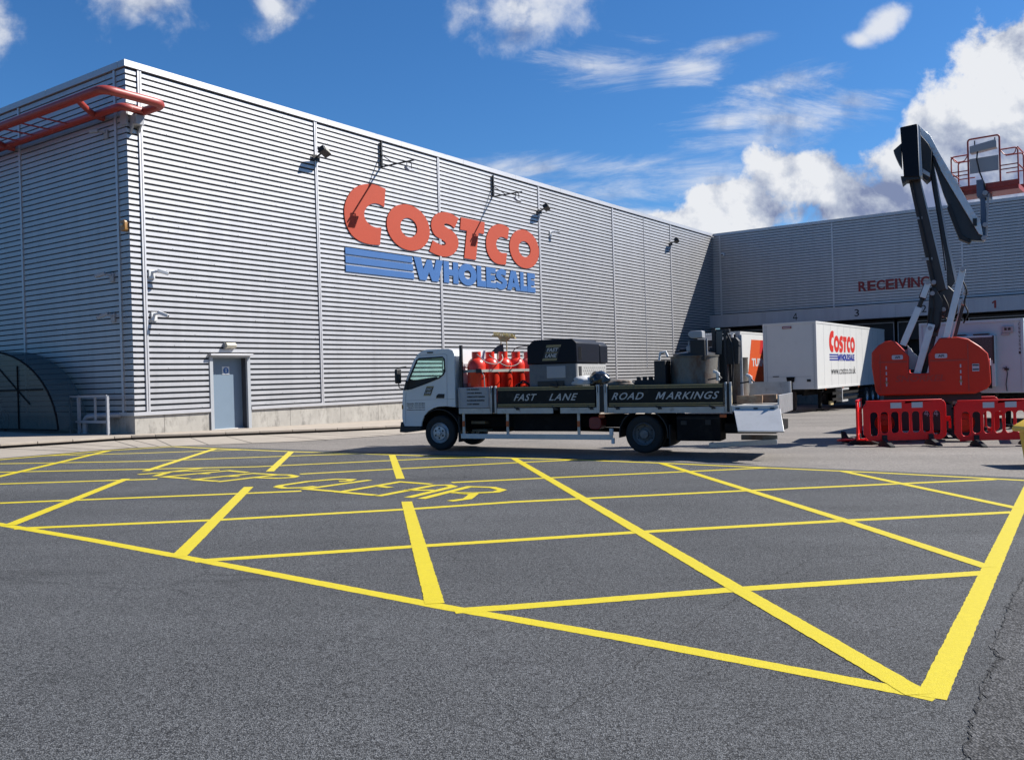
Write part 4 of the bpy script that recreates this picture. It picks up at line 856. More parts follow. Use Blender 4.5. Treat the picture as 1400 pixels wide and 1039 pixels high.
# black corner by the mirror, grab handle area
plate([[(-0.90, 1.40), (-0.80, 1.42), (-0.80, 1.62), (-0.84, 1.63)]], 0.01, FS(0.004), 'pillar_cover', M_BLKP, TK)
# cab interior: dash, seats, wheel
a = MB(); a.box(-0.90, -0.55, 0.10, W_-0.10, 1.0, 1.45); a.box(-0.6, 0.44, 0.10, W_-0.10, 0.98, 1.18); a.box(0.10, 0.40, 0.2, 0.75, 1.18, 1.55); a.box(0.10, 0.40, 1.1, 1.7, 1.18, 1.55); a.build('cab_interior', M_DARKIN, TK, bevel=0.03)
a = MB(); a.X = Matrix.Translation((-0.42, 1.40, 1.55)) @ Matrix.Rotation(R(-35), 4, 'Y'); a.tube([(0.0+0.19*math.cos(R(t)), 0.19*math.sin(R(t)), 0) for t in range(0, 360, 20)], 0.014, 6, closed=True); a.cyl((0, 0, 0), (0, 0, -0.25), 0.03); a.bar((-0.18, 0, 0), (0.18, 0, 0), 0.03, 0.02); a.build('steering_wheel', M_BLKP, TK)
# door with seams, handle, decals
a = MB()
def seam(pts, y=0.0085, w=0.009):
    for p, q_ in zip(pts, pts[1:]): a.bar((p[0], y, p[1]), (q_[0], y, q_[1]), 0.004, w, (0, 0, 1) if abs(p[0]-q_[0]) > abs(p[1]-q_[1]) else (1, 0, 0))
seam([(0.265, 2.20), (0.25, 1.7), (0.24, 1.03)]); seam([(-0.58, 2.2), (0.20, 2.215), (0.265, 2.19)]); seam([(-0.84, 1.34), (-0.60, 1.36), (0.24, 1.02)][:1]+[(-0.86, 1.2), (-0.87, 0.62)]); seam([(0.25, 1.18), (0.44, 1.18)]); seam([(-0.87, 1.16), (0.24, 1.19)], w=0.006)
a.build('panel_gap', M_BOXG, TK)
a = MB(); a.prism([(-0.05, 1.205), (0.17, 1.205), (0.18, 1.30), (0.02, 1.305), (-0.03, 1.27)], 'Y', -0.004, 0.02); a.build('door_handle', M_BLKP, TK, bevel=0.01)
a = MB(); a.box(-0.25, -0.10, -0.004, 0.02, 2.245, 2.275); a.build('side_lamp', M_BLKP, TK)
XT = FS(0.004)
def fastlane_logo(parent, X, x0, z0, w, h, sh=0.42, gold=M_GOLD):
    """small black and gold leaning badge"""
    P = lambda u, v: (x0+u*w+v*h*sh, z0+v*h)
    plate([[P(0, 0), P(1, 0), P(1, 1), P(0, 1)]], 0.003, X, 'badge_plate', M_LETK, parent)
    X2 = X @ Matrix.Translation((0, 0, 0.003))
    for a_, b_ in ((0, .15), (.85, 1)): plate([[P(0, a_), P(1, a_), P(1, b_), P(0, b_)]], 0.003, X2, 'badge_bar', gold, parent)
    for wd, v0, v1 in (('FAST', .56, .80), ('LANE', .20, .44)):
        text(wd, X2, (P(.14, v0)[0]-0.0, P(.92, v0)[0]+0.22*h*0.2, z0+v0*h, z0+v1*h), 'badge_text', M_LETW, parent, depth=0.003, shear=sh*0.9, offset=0.03)
    plate([[P(.08, .475), P(.92, .475), P(.93, .525), P(.09, .525)]], 0.003, X2, 'badge_line', gold, parent)
fastlane_logo(TK, XT, -0.375, 1.265, 0.19, 0.22)
for i, (tx, xx) in enumerate((('Newcastle  0191 414 0041', 0), ('Edinburgh  0131 337 2012', 0.0), ('Glasgow  0141 332 5020', 0.03), ('info@fastlaneroadmarkings.co.uk', 0.0))):
    z = 1.075-i*0.049; text(tx, XT, (-0.83+xx, -0.345, z, z+0.026 if i < 3 else z+0.022), 'door_text', M_LETK, TK, depth=0.003, offset=0.045)
# bumper, lights, lower cab
a = MB(); a.prism([(-1.03, 0.42), (-0.99, 0.66), (-0.945, 0.66), (-0.90, 0.55), (-0.46, 0.55), (-0.46, 0.46), (-0.86, 0.41)], 'Y', -0.02, W_+0.02); a.build('bumper', M_BLKP, TK, bevel=0.012)
a = MB(); a.box(-0.975, -0.93, 0.12, 0.42, 0.70, 0.90); a.build('headlight', M_LENSG, TK, bevel=0.01); a = MB(); a.box(-0.975, -0.93, W_-0.42, W_-0.12, 0.70, 0.90); a.build('headlight', M_LENSG, TK, bevel=0.01)
a = MB(); a.box(-0.972, -0.93, 0.004, 0.05, 0.96, 1.06); a.build('indicator', M_AMBER, TK, bevel=0.006)
for sgn, y in ((-1, 0.0), (1, W_)):
    a = MB(); a.tube(bend([(-0.80, y, 1.44), (-0.93, y+sgn*0.16, 1.45), (-0.93, y+sgn*0.2, 1.93), (-0.80, y+sgn*0.03, 1.95)], 0.06), 0.012, 6)
    mo = a.build('mirror_arm', M_BLKP, TK); a = MB(); a.box(-0.965, -0.885, y+sgn*0.10, y+sgn*0.30, 1.56, 1.90); a.build('mirror', M_BLKP, mo, bevel=0.03)
# chassis
a = MB()
for y in (0.5, 1.35): a.box(-0.75, 6.6, y, y+0.09, 0.52, 0.76)
for x in (0.9, 2.2, 3.6, 5.6, 6.5): a.box(x, x+0.08, 0.59, 1.35, 0.56, 0.72)
a.box(-0.5, 0.42, 0.35, 1.6, 0.45, 0.95); a.box(0.5, 1.5, 0.62, 1.3, 0.40, 0.8)
a.cyl((0.4, 0.95, 0.5), (4.8, 0.95, 0.42), 0.05); a.cyl((4.83, 0.2, 0.4), (4.83, 1.75, 0.4), 0.075); a.cyl((0, 0.2, 0.4), (0, 1.75, 0.4), 0.06); a.cyl((4.83, 0.72, 0.4), (4.83, 1.2, 0.4), 0.19)
for y in (0.48, 1.44): a.box(4.2, 5.5, y, y+0.07, 0.44, 0.52)
a.build('chassis', M_CHAS, TK)
a = MB(); a.box(1.8, 3.3, 0.22, 0.55, 0.44, 0.84); a.box(1.8, 3.3, 1.45, 1.8, 0.44, 0.84); a.box(0.75, 1.5, 1.5, 1.8, 0.44, 0.8); a.build('under_boxes', M_CHAS, TK, bevel=0.02)
a = MB(); a.box(0.70, 1.05, 0.30, 0.6, 0.60, 0.66); a.box(0.72, 1.10, 0.30, 0.6, 0.42, 0.47); a.build('stowed_boards', M_POLY, TK)
# mud guards
def guard(cx, y0_, y1_, r, a0, a1, nm='mudguard', wd=0.02):
    g = MB(); P = arc(cx, 0.40, r, r, a0, a1, 14); Q = arc(cx, 0.40, r-wd, r-wd, a0, a1, 14); g.prism(P+Q[::-1], 'Y', y0_, y1_); return g.build(nm, M_BLKP, TK)
guard(0.0, 0.02, 0.30, 0.56, -5, 152); guard(0.0, W_-0.3, W_-0.02, 0.56, -5, 152)
guard(4.85, 0.0, 0.50, 0.53, -8, 188); guard(4.85, W_-0.45, W_+0.1, 0.53, -8, 188)
a = MB(); a.box(0.50, 0.53, 0.03, 0.36, 0.2, 0.75); a.box(5.39, 5.41, 0.02, 0.5, 0.18, 0.60); a.build('mud_flap', M_RUB, TK)
def wheel(x, y, sgn, dual=False, name='wheel'):
    """sgn -1: outer face towards -y"""
    r = 0.40; w = 0.215
    def ty(yc):
        return [(0.235, yc-w/2+0.02), (0.30, yc-w/2), (0.365, yc-w/2+0.012), (0.393, yc-w/2+0.04), (r, yc-w/2+0.07), (r, yc-0.03), (0.392, yc-0.025), (0.392, yc-0.012), (r, yc-0.008), (r, yc+0.03), (0.392, yc+0.035), (r, yc+0.045), (r, yc+w/2-0.06), (0.393, yc+w/2-0.04), (0.365, yc+w/2-0.012), (0.30, yc+w/2), (0.235, yc+w/2-0.02)]
    yc = y-sgn*w/2
    t = MB(); t.lathe(ty(yc), 40, 'Y', (x, 0, 0.40))
    if dual: t.lathe(ty(yc-sgn*0.245), 40, 'Y', (x, 0, 0.40))
    root = t.build(name, M_RUB, TK, smooth=30)
    rm = MB(); f = y
    def rr(*p): rm.lathe([(q[0], f-sgn*q[1]) for q in p], 36, 'Y', (x, 0, 0.40))
    if not dual:
        rr((0.238, 0.012), (0.228, 0.0), (0.215, 0.03), (0.205, 0.06), (0.17, 0.045), (0.155, -0.005), (0.06, -0.012), (0.055, -0.05), (0.0, -0.055)); mt = M_STEEL
    else:
        rr((0.238, 0.012), (0.230, 0.0), (0.216, 0.03), (0.205, 0.12), (0.15, 0.145), (0.135, 0.13), (0.09, 0.12), (0.085, 0.04), (0.0, 0.035)); mt = M_RIMD
    ro = rm.build('rim', mt, root, smooth=35)
    h = MB()
    for k in range(6):
        t_ = R(30+60*k); rad_, dep = (0.108, -0.010) if not dual else (0.175, 0.134)
        cx, cz = x+rad_*math.cos(t_), 0.40+rad_*math.sin(t_); y_ = f-sgn*dep
        h.cyl((cx, y_+sgn*0.003, cz), (cx, y_-sgn*0.012, cz), 0.022 if not dual else 0.018, n=12)
    h.build('rim_holes', M_DARKIN, ro)
    h = MB()
    for k in range(6):
        t_ = R(60*k); rad_ = 0.075 if not dual else 0.112; cx, cz = x+rad_*math.cos(t_), 0.40+rad_*math.sin(t_); y_ = f-sgn*(-0.012 if not dual else 0.123)
        h.cyl((cx, y_-sgn*0.01, cz), (cx, y_+sgn*0.022, cz), 0.011, n=6)
    h.build('wheel_nuts', mt, ro); return root
wheel(0.0, 0.05, -1); wheel(0.0, W_-0.05, 1); wheel(4.85, 0.02, -1, True); wheel(4.85, 2.10, 1, True)
# bed
BW = 2.16
a = MB(); a.box(0.55, 6.66, 0.02, BW, 0.90, 0.97); a.build('bed_floor', M_CHAS, TK)
a = MB()
for x0, x1 in ((0.55, 1.34), (1.50, 2.85), (3.02, 3.86), (4.08, 6.54)): a.box(x0, x1, -0.01, 0.03, 0.845, 0.965)
a.build('side_rail', M_ALU, TK)
a = MB(); a.box(0.55, 6.66, BW-0.03, BW+0.01, 0.845, 0.965); a.build('side_rail', M_ALU, TK)
a = MB(); a.box(0.54, 1.33, -0.005, 0.03, 0.975, 1.44); fp = a.build('front_side_panel', M_GALV, TK, bevel=0.006)
a = MB(); a.box(0.56, 0.58, -0.015, -0.006, 1.0, 1.42); a.box(1.28, 1.30, -0.015, -0.006, 1.0, 1.42); a.box(0.6, 1.27, -0.010, -0.006, 1.12, 1.125); a.build('panel_rib', M_GALV, fp)
for i, (tx, x1) in enumerate((('LINE MARKING', 1.07), ('CAR PARK MARKING', 1.14), ('THERMOPLASTIC MARKING', 1.21), ('PLAYGROUND MARKINGS', 1.20), ('COURT MARKING', 1.07))):
    z = 1.375-i*0.083; text(tx, FS(-0.008), (0.76, x1, z, z+0.036), 'panel_text', M_LETK, fp, depth=0.004, offset=0.03)
def post(x0, x1, name='stake_post'):
    a = MB(); w = (x1-x0)
    a.box(x0, x0+w*0.30, -0.03, 0.035, 0.845, 1.455); a.box(x1-w*0.30, x1, -0.03, 0.035, 0.845, 1.455); o = a.build(name, M_ALU, TK, bevel=0.008)
    a = MB(); a.box(x0+w*0.32, x1-w*0.32, -0.012, 0.03, 0.86, 1.43); a.box(x0+w*0.12, x0+w*0.18, -0.034, -0.031, 1.28, 1.42); a.box(x1-w*0.18, x1-w*0.12, -0.034, -0.031, 1.28, 1.42); a.build('latch_slot', M_BLKP, o)
post(1.35, 1.50); post(3.85, 4.09); post(6.55, 6.68)
def board(x0, x1, words):
    a = MB(); a.box(x0, x1, -0.004, 0.03, 0.985, 1.435); bo = a.build('side_board', M_BOARD, TK, bevel=0.004)
    a = MB()
    for z0, z1 in ((1.395, 1.43), (1.355, 1.378), (1.03, 1.055), (0.99, 1.012)): a.box(x0+0.012, x1-0.012, -0.009, -0.005, z0, z1)
    a.build('gold_stripe', M_GOLD, bo)
    for w, xa, xb in words: text(w, FS(-0.007), (xa, xb, 1.125, 1.275), 'board_lettering', M_LETW, bo, depth=0.006, offset=0.012, shear=0.45, spacing=1.15)
board(1.515, 3.82, [('FAST', 1.92, 2.48), ('LANE', 2.76, 3.43)]); board(4.11, 6.52, [('ROAD', 4.18, 4.88), ('ARKINGS', 5.34, 6.44)])
glyph('M', FS(-0.007), (5.13, 5.29, 1.125, 1.275), 'board_lettering', M_LETW, TK, shear=0.42)
a = MB(); a.box(0.55, 6.66, BW-0.02, BW+0.01, 0.975, 1.44); a.build('far_side_board', M_ALU, TK)
a = MB()
for x in (2.0, 2.9, 3.72, 4.3, 5.2, 6.3): a.bar((x-0.07, -0.022, 0.985), (x+0.06, -0.022, 0.935), 0.02, 0.035); a.box(x-0.02, x+0.02, -0.03, -0.012, 0.92, 0.97)
a.build('board_latch', M_BLKP, TK)
# side guard
a = MB(); a.box(0.57, 4.18, 0.02, 0.05, 0.28, 0.39); a.build('side_guard_rail', M_ALUW, TK, bevel=0.006)
for x in (0.63, 1.73, 3.41):
    a = MB(); a.box(x-0.03, x+0.03, 0.055, 0.085, 0.30, 0.845); o = a.build('side_guard_post', M_ALU, TK); a = MB(); a.box(x-0.031, x+0.031, 0.045, 0.054, 0.55, 0.68); a.build('reflector', M_ORANGE, o)
a = MB(); a.prism(rrect(3.62, 3.90, 0.49, 0.77, 0.09), 'Y', 0.10, 0.5); a.build('red_tank', M_REDTANK, TK, bevel=0.02)
for x in (3.95, 6.50): a = MB(); a.box(x-0.06, x+0.07, -0.015, 0.03, 0.75, 0.81); a.build('side_marker', M_ORANGE, TK)
a = MB(); a.box(4.12, 4.19, -0.02, 0.05, 0.38, 0.52); a.box(4.16, 4.22, -0.02, 0.04, 0.2, 0.32); a.build('guard_end', M_WHITE, TK)
a = MB(); a.box(5.55, 6.44, 0.03, 0.6, 0.27, 0.79); tb = a.build('tool_box', M_CHAS, TK, bevel=0.015)
a = MB(); a.box(5.64, 5.76, 0.015, 0.028, 0.60, 0.68); a.box(6.14, 6.25, 0.015, 0.028, 0.60, 0.70); a.box(5.56, 6.43, 0.022, 0.028, 0.725, 0.735); a.build('box_catch', M_BLKP, tb)
# headboard
a = MB(); a.bar((0.60, 0.06, 0.97), (0.60, 0.06, 2.40), 0.06, 0.06, (0, 1, 0)); a.bar((0.60, BW-0.06, 0.97), (0.60, BW-0.06, 2.36), 0.06, 0.06, (0, 1, 0)); a.build('headboard_post', M_BLK, TK)
a = MB(); a.box(0.565, 0.60, 0.11, BW-0.11, 1.0, 2.30); a.build('headboard', M_WHITE, TK)
a = MB(); a.box(0.605, 0.62, 0.10, BW-0.10, 1.90, 1.98); a.box(0.605, 0.62, 0.10, BW-0.10, 1.45, 1.53); a.build('headboard_rail', M_GALV, TK)
# open rear bay: the near side board hangs down, corner post still up
XE = 7.56
a = MB(); a.box(6.66, XE, 0.02, BW, 0.88, 0.965); a.build('tail_floor', M_ALUW, TK, bevel=0.004)
for y_ in (BW-0.05,): a = MB(); a.box(XE-0.05, XE, y_, y_+0.055, 0.97, 1.42); a.build('tail_post', M_ALUW, TK, bevel=0.006)
a = MB(); a.box(6.67, XE-0.05, BW-0.03, BW, 0.97, 1.42); a.build('far_tail_board', M_ALU, TK)
a = MB(); a.box(XE, XE+0.03, 0.05, BW-0.05, 0.80, 1.18); a.build('tail_board', M_ALU, TK, bevel=0.004)
a = MB(); a.box(6.68, XE+0.02, -0.03, 0.018, 0.86, 0.985); a.build('tail_sill', M_ALUW, TK, bevel=0.008)
a = MB(); a.X = Matrix.Translation((0, -0.03, 0.905)) @ Matrix.Rotation(R(-55), 4, 'X'); a.prism([(6.72, 0), (7.62, 0), (7.76, -0.70), (6.90, -0.70)], 'Y', -0.018, 0.018); dt = a.build('drop_side_board', M_ALUW, TK, bevel=0.006)
a = MB()
for x in (6.80, 7.15, 7.47): a.box(x-0.04, x+0.04, -0.05, -0.01, 0.90, 0.94)
a.build('hinge', M_BLKP, dt)
a = MB(); a.bar((6.21, 0.02, 0.185), (7.54, 0.02, 0.27), 0.04, 0.10); a.bar((6.23, 0.02, 0.185), (6.23, 0.3, 0.185), 0.04, 0.1); a.build('rear_guard_bar', M_ALU, TK, bevel=0.006)
a = MB(); a.box(6.84, 7.54, 0.05, 0.12, 0.30, 0.40); a.build('timber_block', M_POT, TK, bevel=0.006); a = MB(); a.box(6.5, 7.5, 0.15, 2.0, 0.42, 0.62); a.box(6.6, 7.45, 0.5, 0.6, 0.62, 0.88); a.box(6.6, 7.45, 1.4, 1.5, 0.62, 0.88); a.build('tail_beam', M_CHAS, TK)

# ------------------------------------------------------------------ load on the truck
BZ = TRZ+0.972
def on_bed(x, y): w = t2w(x, y); return (w[0], w[1], BZ)
gas_lab = ['big red gas cylinder nearest the camera, with a printed warning diamond', 'second red gas cylinder in the strapped row behind the cab', 'middle red gas cylinder of the strapped row', 'fourth red gas cylinder in the strapped row', 'faded pinkish red gas cylinder at the far end of the strapped row']
def gas(i, x, y, mt, lab):
    o = thing('gas_cylinder', lab, 'gas cylinder', on_bed(x, y), TA, 'red gas cylinders strapped on the truck bed')
    a = MB(); r = 0.213; a.lathe([(0.0, 0.02), (0.17, 0.02), (0.175, 0.0), (0.185, 0.0), (0.185, 0.05), (r, 0.10), (r, 0.80), (0.217, 0.81), (0.217, 0.83), (r, 0.84), (r, 0.93), (0.205, 0.99), (0.18, 1.055), (0.13, 1.11), (0.06, 1.135), (0.0, 1.14)], 32); a.build('body', mt, o, smooth=45)
    a = MB(); P = arc(0, 0, 0.105, 0.105, -150, 150, 20); Q = arc(0, 0, 0.098, 0.098, -150, 150, 20); a.prism(P+Q[::-1], 'Z', 1.09, 1.27); a.build('collar', mt, o, smooth=30); a = MB(); a.cyl((0, 0, 1.13), (0, 0, 1.22), 0.022); a.cyl((-0.06, 0, 1.20), (0.06, 0, 1.20), 0.018); a.build('valve', M_GALV, o)
    return o
for i in range(5):
    o = gas(i, 0.90+0.15*i, 0.26+0.40*i, M_GAS if i < 4 else M_GAS2, gas_lab[i])
    if i == 0:
        a = MB()
        Q = [(math.cos(t_)*0.215, math.sin(t_)*0.215) for t_ in [R(-78+k) for k in range(0, 1)]]
        def wrapband(th0, th1, zf):   # thin curved stroke on the cylinder face
            n = 8; vs = []
            for k in range(n+1):
                th = th0+(th1-th0)*k/n; z = zf[0]+(zf[1]-zf[0])*k/n
                for dz in (-0.004, 0.004): vs.append((0.2165*math.cos(R(th)), 0.2165*math.sin(R(th)), z+dz))
            a.add(vs, [(2*k, 2*k+2, 2*k+3, 2*k+1) for k in range(n)])
        cth = -118
        wrapband(cth-14, cth, (0.70, 0.77)); wrapband(cth, cth+14, (0.77, 0.70)); wrapband(cth-14, cth, (0.70, 0.63)); wrapband(cth, cth+14, (0.63, 0.70))
        for z in (0.55, 0.53, 0.51, 0.49): wrapband(cth-13, cth+12, (z, z))
        a.build('warning_print', mat('print_pink', (0.60, 0.28, 0.25), 0.6), o, nofix=True)
ST = thing('ratchet_strap', 'grey ratchet strap wrapped round the row of gas cylinders', 'strap', on_bed(0.9, 0.26), TA)
a = MB(); 
stp = [(-0.30, -0.10), (-0.10, -0.222), (0.05, -0.222), (0.20, -0.14), (0.35, 0.26), (0.50, 0.66), (0.65, 1.06), (0.80, 1.46), (0.82, 1.75)]
for p, q_ in zip(stp, stp[1:]): a.add([(p[0], p[1], 0.80), (q_[0], q_[1], 0.80), (q_[0], q_[1], 0.86), (p[0], p[1], 0.86)], [(0, 1, 2, 3)])
a.build('webbing', M_STRAP, ST, nofix=True); a = MB(); a.X = Matrix.Translation((0.14, -0.19, 0.83)) @ Matrix.Rotation(R(35), 4, 'Z'); a.box(-0.06, 0.06, -0.03, 0.0, -0.05, 0.05); a.build('ratchet', M_BLK, ST, bevel=0.008)
a = MB(); a.tube([(0.2, -0.14, 0.82), (0.25, -0.14, 0.70), (0.25, -0.12, 0.45), (0.22, -0.12, 0.38)], 0.012, 6); a.build('strap_tail', M_STRAP, ST)
def hose(name, lab, pts, r=0.011, mt=M_STRAP, grp='gas hoses'):
    o = thing(name, lab, 'hose', on_bed(0, 0), TA, grp); a = MB(); cc = []
    P = [Vector(p) for p in pts]
    for i in range(len(P)-1):
        p0 = P[max(i-1, 0)]; p1 = P[i]; p2 = P[i+1]; p3 = P[min(i+2, len(P)-1)]
        for j in range(6):
            t = j/6; cc.append(0.5*((2*p1)+(-p0+p2)*t+(2*p0-5*p1+4*p2-p3)*t*t+(-p0+3*p1-3*p2+p3)*t**3))
    cc.append(P[-1]); a.tube(cc, r, 6); a.build('tube', mt, o, smooth=60); a = MB(); a.cyl(P[0], P[0]+Vector((0, 0, -0.06)), r*1.8); a.build('fitting', M_BLKP, o)
hose('gas_hose', 'pale hose looping from the nearest gas cylinder valve to the middle one', [(0.9, 0.26, 1.22), (1.02, 0.12, 1.18), (1.20, 0.15, 1.02), (1.36, 0.35, 0.98), (1.40, 0.6, 1.08), (1.2, 1.0, 1.22)])
hose('gas_hose', 'pale hose hanging in front of the fourth gas cylinder', [(1.02, 0.64, 1.22), (1.22, 0.45, 1.12), (1.5, 0.55, 0.93), (1.66, 0.8, 0.95), (1.68, 1.1, 1.10), (1.4, 1.78, 1.22)])
hose('gas_hose', 'black hose arching above the far end of the gas cylinders', [(1.28, 1.4, 1.22), (1.45, 1.3, 1.36), (1.8, 1.3, 1.38), (2.05, 1.3, 1.22), (2.08, 1.3, 1.05), (1.9, 1.3, 0.98), (1.75, 1.3, 1.02), (1.85, 1.2, 1.1), (1.95, 1.2, 0.6), (1.98, 1.1, 0.3)], 0.011, M_BLKP)
hose('coiled_cable', 'coil of black cable lying behind the first FAST LANE side board', [(1.75, 0.3, 0.3), (1.9, 0.3, 0.5), (2.15, 0.3, 0.52), (2.3, 0.3, 0.32), (2.1, 0.3, 0.2), (1.85, 0.35, 0.3), (2.0, 0.35, 0.58), (2.2, 0.35, 0.42)], 0.02, M_BLKP, None)
BR_ = thing('broom', 'yellow headed broom standing upside down behind the gas cylinders', 'broom', on_bed(1.05, 1.5), TA)
a = MB(); a.X = Matrix.Rotation(R(0), 4, 'Z'); a.cyl((-0.05, 0, 0.2), (-0.10, 0, 1.60), 0.014, n=8); a.cyl((0.04, 0.05, 0.2), (0.03, 0.05, 1.60), 0.014, n=8); a.build('handle', M_WOODL, BR_)
a = MB(); a.X = Matrix.Translation((-0.01, 0, 1.64)) @ Matrix.Rotation(R(8), 4, 'Y'); a.box(-0.30, 0.30, -0.05, 0.05, -0.02, 0.02); a.prism([(-0.16, -0.02), (0.16, -0.02), (0.06, -0.12), (-0.06, -0.12)], 'Y', -0.03, 0.03); a.build('head', M_WOODL, BR_, bevel=0.006)
a = MB(); a.X = Matrix.Translation((-0.01, 0, 1.66)) @ Matrix.Rotation(R(8), 4, 'Y')
for i in range(120):
    x = -0.29+0.58*random.random(); y = -0.045+0.09*random.random(); a.cyl((x, y, 0), (x+random.uniform(-.02, .02), y+random.uniform(-.02, .02), 0.075), 0.006, 0.003, n=4)
a.build('bristles', M_BROOM, BR_)
SV = thing('shovel', 'black shovel blade sticking up among the gas cylinders', 'shovel', on_bed(1.0, 1.2), TA)
a = MB(); a.add([(-0.22, 0, 1.24), (0.16, 0, 1.24), (0.13, 0.02, 1.46), (-0.02, 0.03, 1.42)], [(0, 1, 2, 3)]); a.add([(-0.22, 0.02, 1.24), (0.16, 0.02, 1.24), (0.13, 0.04, 1.46), (-0.02, 0.05, 1.42)], [(0, 1, 2, 3)]); a.build('blade', M_BLK, SV); a = MB(); a.cyl((0, 0.02, 0.1), (-0.02, 0.02, 1.3), 0.016, n=8); a.build('shaft', M_WOODL, SV)
CN = thing('traffic_cone', 'red traffic cone with faded pale sleeve beside the canopied machine', 'traffic cone', on_bed(2.14, 0.9), TA)
a = MB(); a.lathe([(0.175, 0.03), (0.15, 0.05), (0.118, 0.36)], 24); a.lathe([(0.072, 0.74), (0.045, 0.97), (0.035, 1.0), (0.0, 1.0)], 24); a.build('cone', M_CONE, CN, smooth=50)
a = MB(); a.lathe([(0.12, 0.36), (0.074, 0.74)], 24); a.build('sleeve', M_CONEW, CN, smooth=50); a = MB(); a.box(-0.2, 0.2, -0.2, 0.2, 0.0, 0.03); a.build('base', M_CONE, CN, bevel=0.01)
# canopied machine (hot box) with navy lid
MC = thing('canopied_machine', 'boxy machine with a black FAST LANE lid over pale tread plate sides', 'machine', on_bed(2.29, 0.06), TA)
w, dp = 1.10, 2.02
a = MB(); a.box(0.0, w, 0.0, dp, 0.36, 0.93); a.build('casing', mat('casing_grey', (0.17, 0.18, 0.20), 0.55, 0.2, 0.3, 4, dirt=(0.07, 0.07, 0.075), dscale=4, dlo=0.5, dhi=0.75), MC, bevel=0.012)
a = MB(); a.box(0.0, 0.03, -0.006, dp, 0.05, 0.36); a.box(w-0.05, w, 0, 0.06, 0.05, 0.36); a.box(0.02, w-0.05, 0.02, dp-0.02, 0.02, 0.35); a.build('lower_frame', M_BLKP, MC)
a = MB(); a.box(w+0.002, w+0.012, 0.05, dp-0.02, 0.30, 0.91); tp = a.build('tread_panel', M_TREAD, MC)
a = MB()
for i in range(22):
    for j in range(8):
        y = 0.42+i*0.07; z = 0.36+j*0.067; s_ = 1 if (i+j) % 2 else -1; a.bar((w+0.014, y-0.02, z-0.02*s_), (w+0.014, y+0.02, z+0.02*s_), 0.006, 0.010, (1, 0, 0))
a.build('tread_pattern', M_TREAD, tp)
a = MB(); a.box(w+0.012, w+0.02, 0.12, 0.30, 0.42, 0.86); a.build('grille', M_BLKP, tp)
a = MB(); a.box(0.42, 0.86, -0.012, -0.002, 0.62, 0.88); a.build('inspection_plate', M_BOXG, MC, bevel=0.004)
a = MB(); a.box(0.2, 0.82, -0.02, -0.004, 0.40, 0.56); a.cyl((0.62, -0.05, 0.5), (0.62, 0, 0.5), 0.05); a.cyl((0.78, -0.05, 0.46), (0.78, 0, 0.46), 0.04); a.cyl((0.5, -0.06, 0.47), (0.7, -0.06, 0.44), 0.03); a.build('burner_controls', M_BLK, MC)
a = MB()
def hip(zb, zt, y0_, y1_): 
    x0, x1 = -0.03, w+0.03
    s_ = [(x0, zb), (x1, zb), (x1, zt-0.09), (x1-0.10, zt), (x0+0.16, zt), (x0, zt-0.14)]
    a.prism(s_, 'Y', y0_, y1_)
hip(0.935, 1.46, -0.03, 1.50); hip(0.935, 1.43, 1.54, dp+0.08); cn = a.build('canopy', M_NAVY, MC, bevel=0.02)
fastlane_logo(cn, FX((0, -0.036, 0), (1, 0, 0), (0, 0, 1)), 0.33, 1.0, 0.34, 0.34, 0.34)
a = MB()
for k in range(7): a.box(w+0.031, w+0.037, 0.08+k*0.03, 0.09+k*0.03, 1.0, 1.28)
a.build('louvre', M_BLKP, cn)
# bags on the bed
def bag(name, lab, x, y, z, sx, sy, sz, mt, seed, grp=None, cat='bag'):
    rnd = random.Random(seed); bm = bmesh.new(); bmesh.ops.create_icosphere(bm, subdivisions=4, radius=1)
    from mathutils import noise as nz
    for v in bm.verts:
        n = nz.noise(v.co*1.6+Vector((seed, 0, 0)))*0.25+nz.noise(v.co*5+Vector((0, seed, 0)))*0.09
        p = v.co*(1+n); v.co = Vector((p.x*sx, p.y*sy, max(p.z, -0.55)*sz))
    me = bpy.data.meshes.new(name); bm.to_mesh(me); bm.free(); me.materials.append(mt)
    for p in me.polygons: p.use_smooth = True
    o = bpy.data.objects.new(name, me); COL.objects.link(o); w_ = t2w(x, y); o.location = (w_[0], w_[1], BZ+z); o.rotation_euler = (0, 0, TA); tag(o, lab, cat, grp); return o
bag('white_sack', 'white sack slumped on the side board below the tread plate', 3.50, 0.22, 0.52, 0.30, 0.25, 0.13, M_BAG, 3, cat='sack')
bag('black_bin_bag', 'shiny black bin bag next to the white sack', 3.86, 0.20, 0.54, 0.24, 0.22, 0.19, mat('bin_bag', (0.012, 0.013, 0.015), 0.22, coat=0.3), 8)
bag('grey_dust_sheet', 'crumpled grey plastic sheet trailing right of the bin bag', 4.28, 0.28, 0.46, 0.36, 0.24, 0.09, M_POT, 12, cat='sheet')
a = MB(); a.box(3.0, 4.4, 0.2, 1.2, 0.0, 0.42); so = a.build('material_stack', M_CHAS, None, bevel=0.02); so.location = on_bed(0, 0); so.rotation_euler = (0, 0, TA); tag(so, 'low dark stack of material under the sacks on the bed', 'stack')
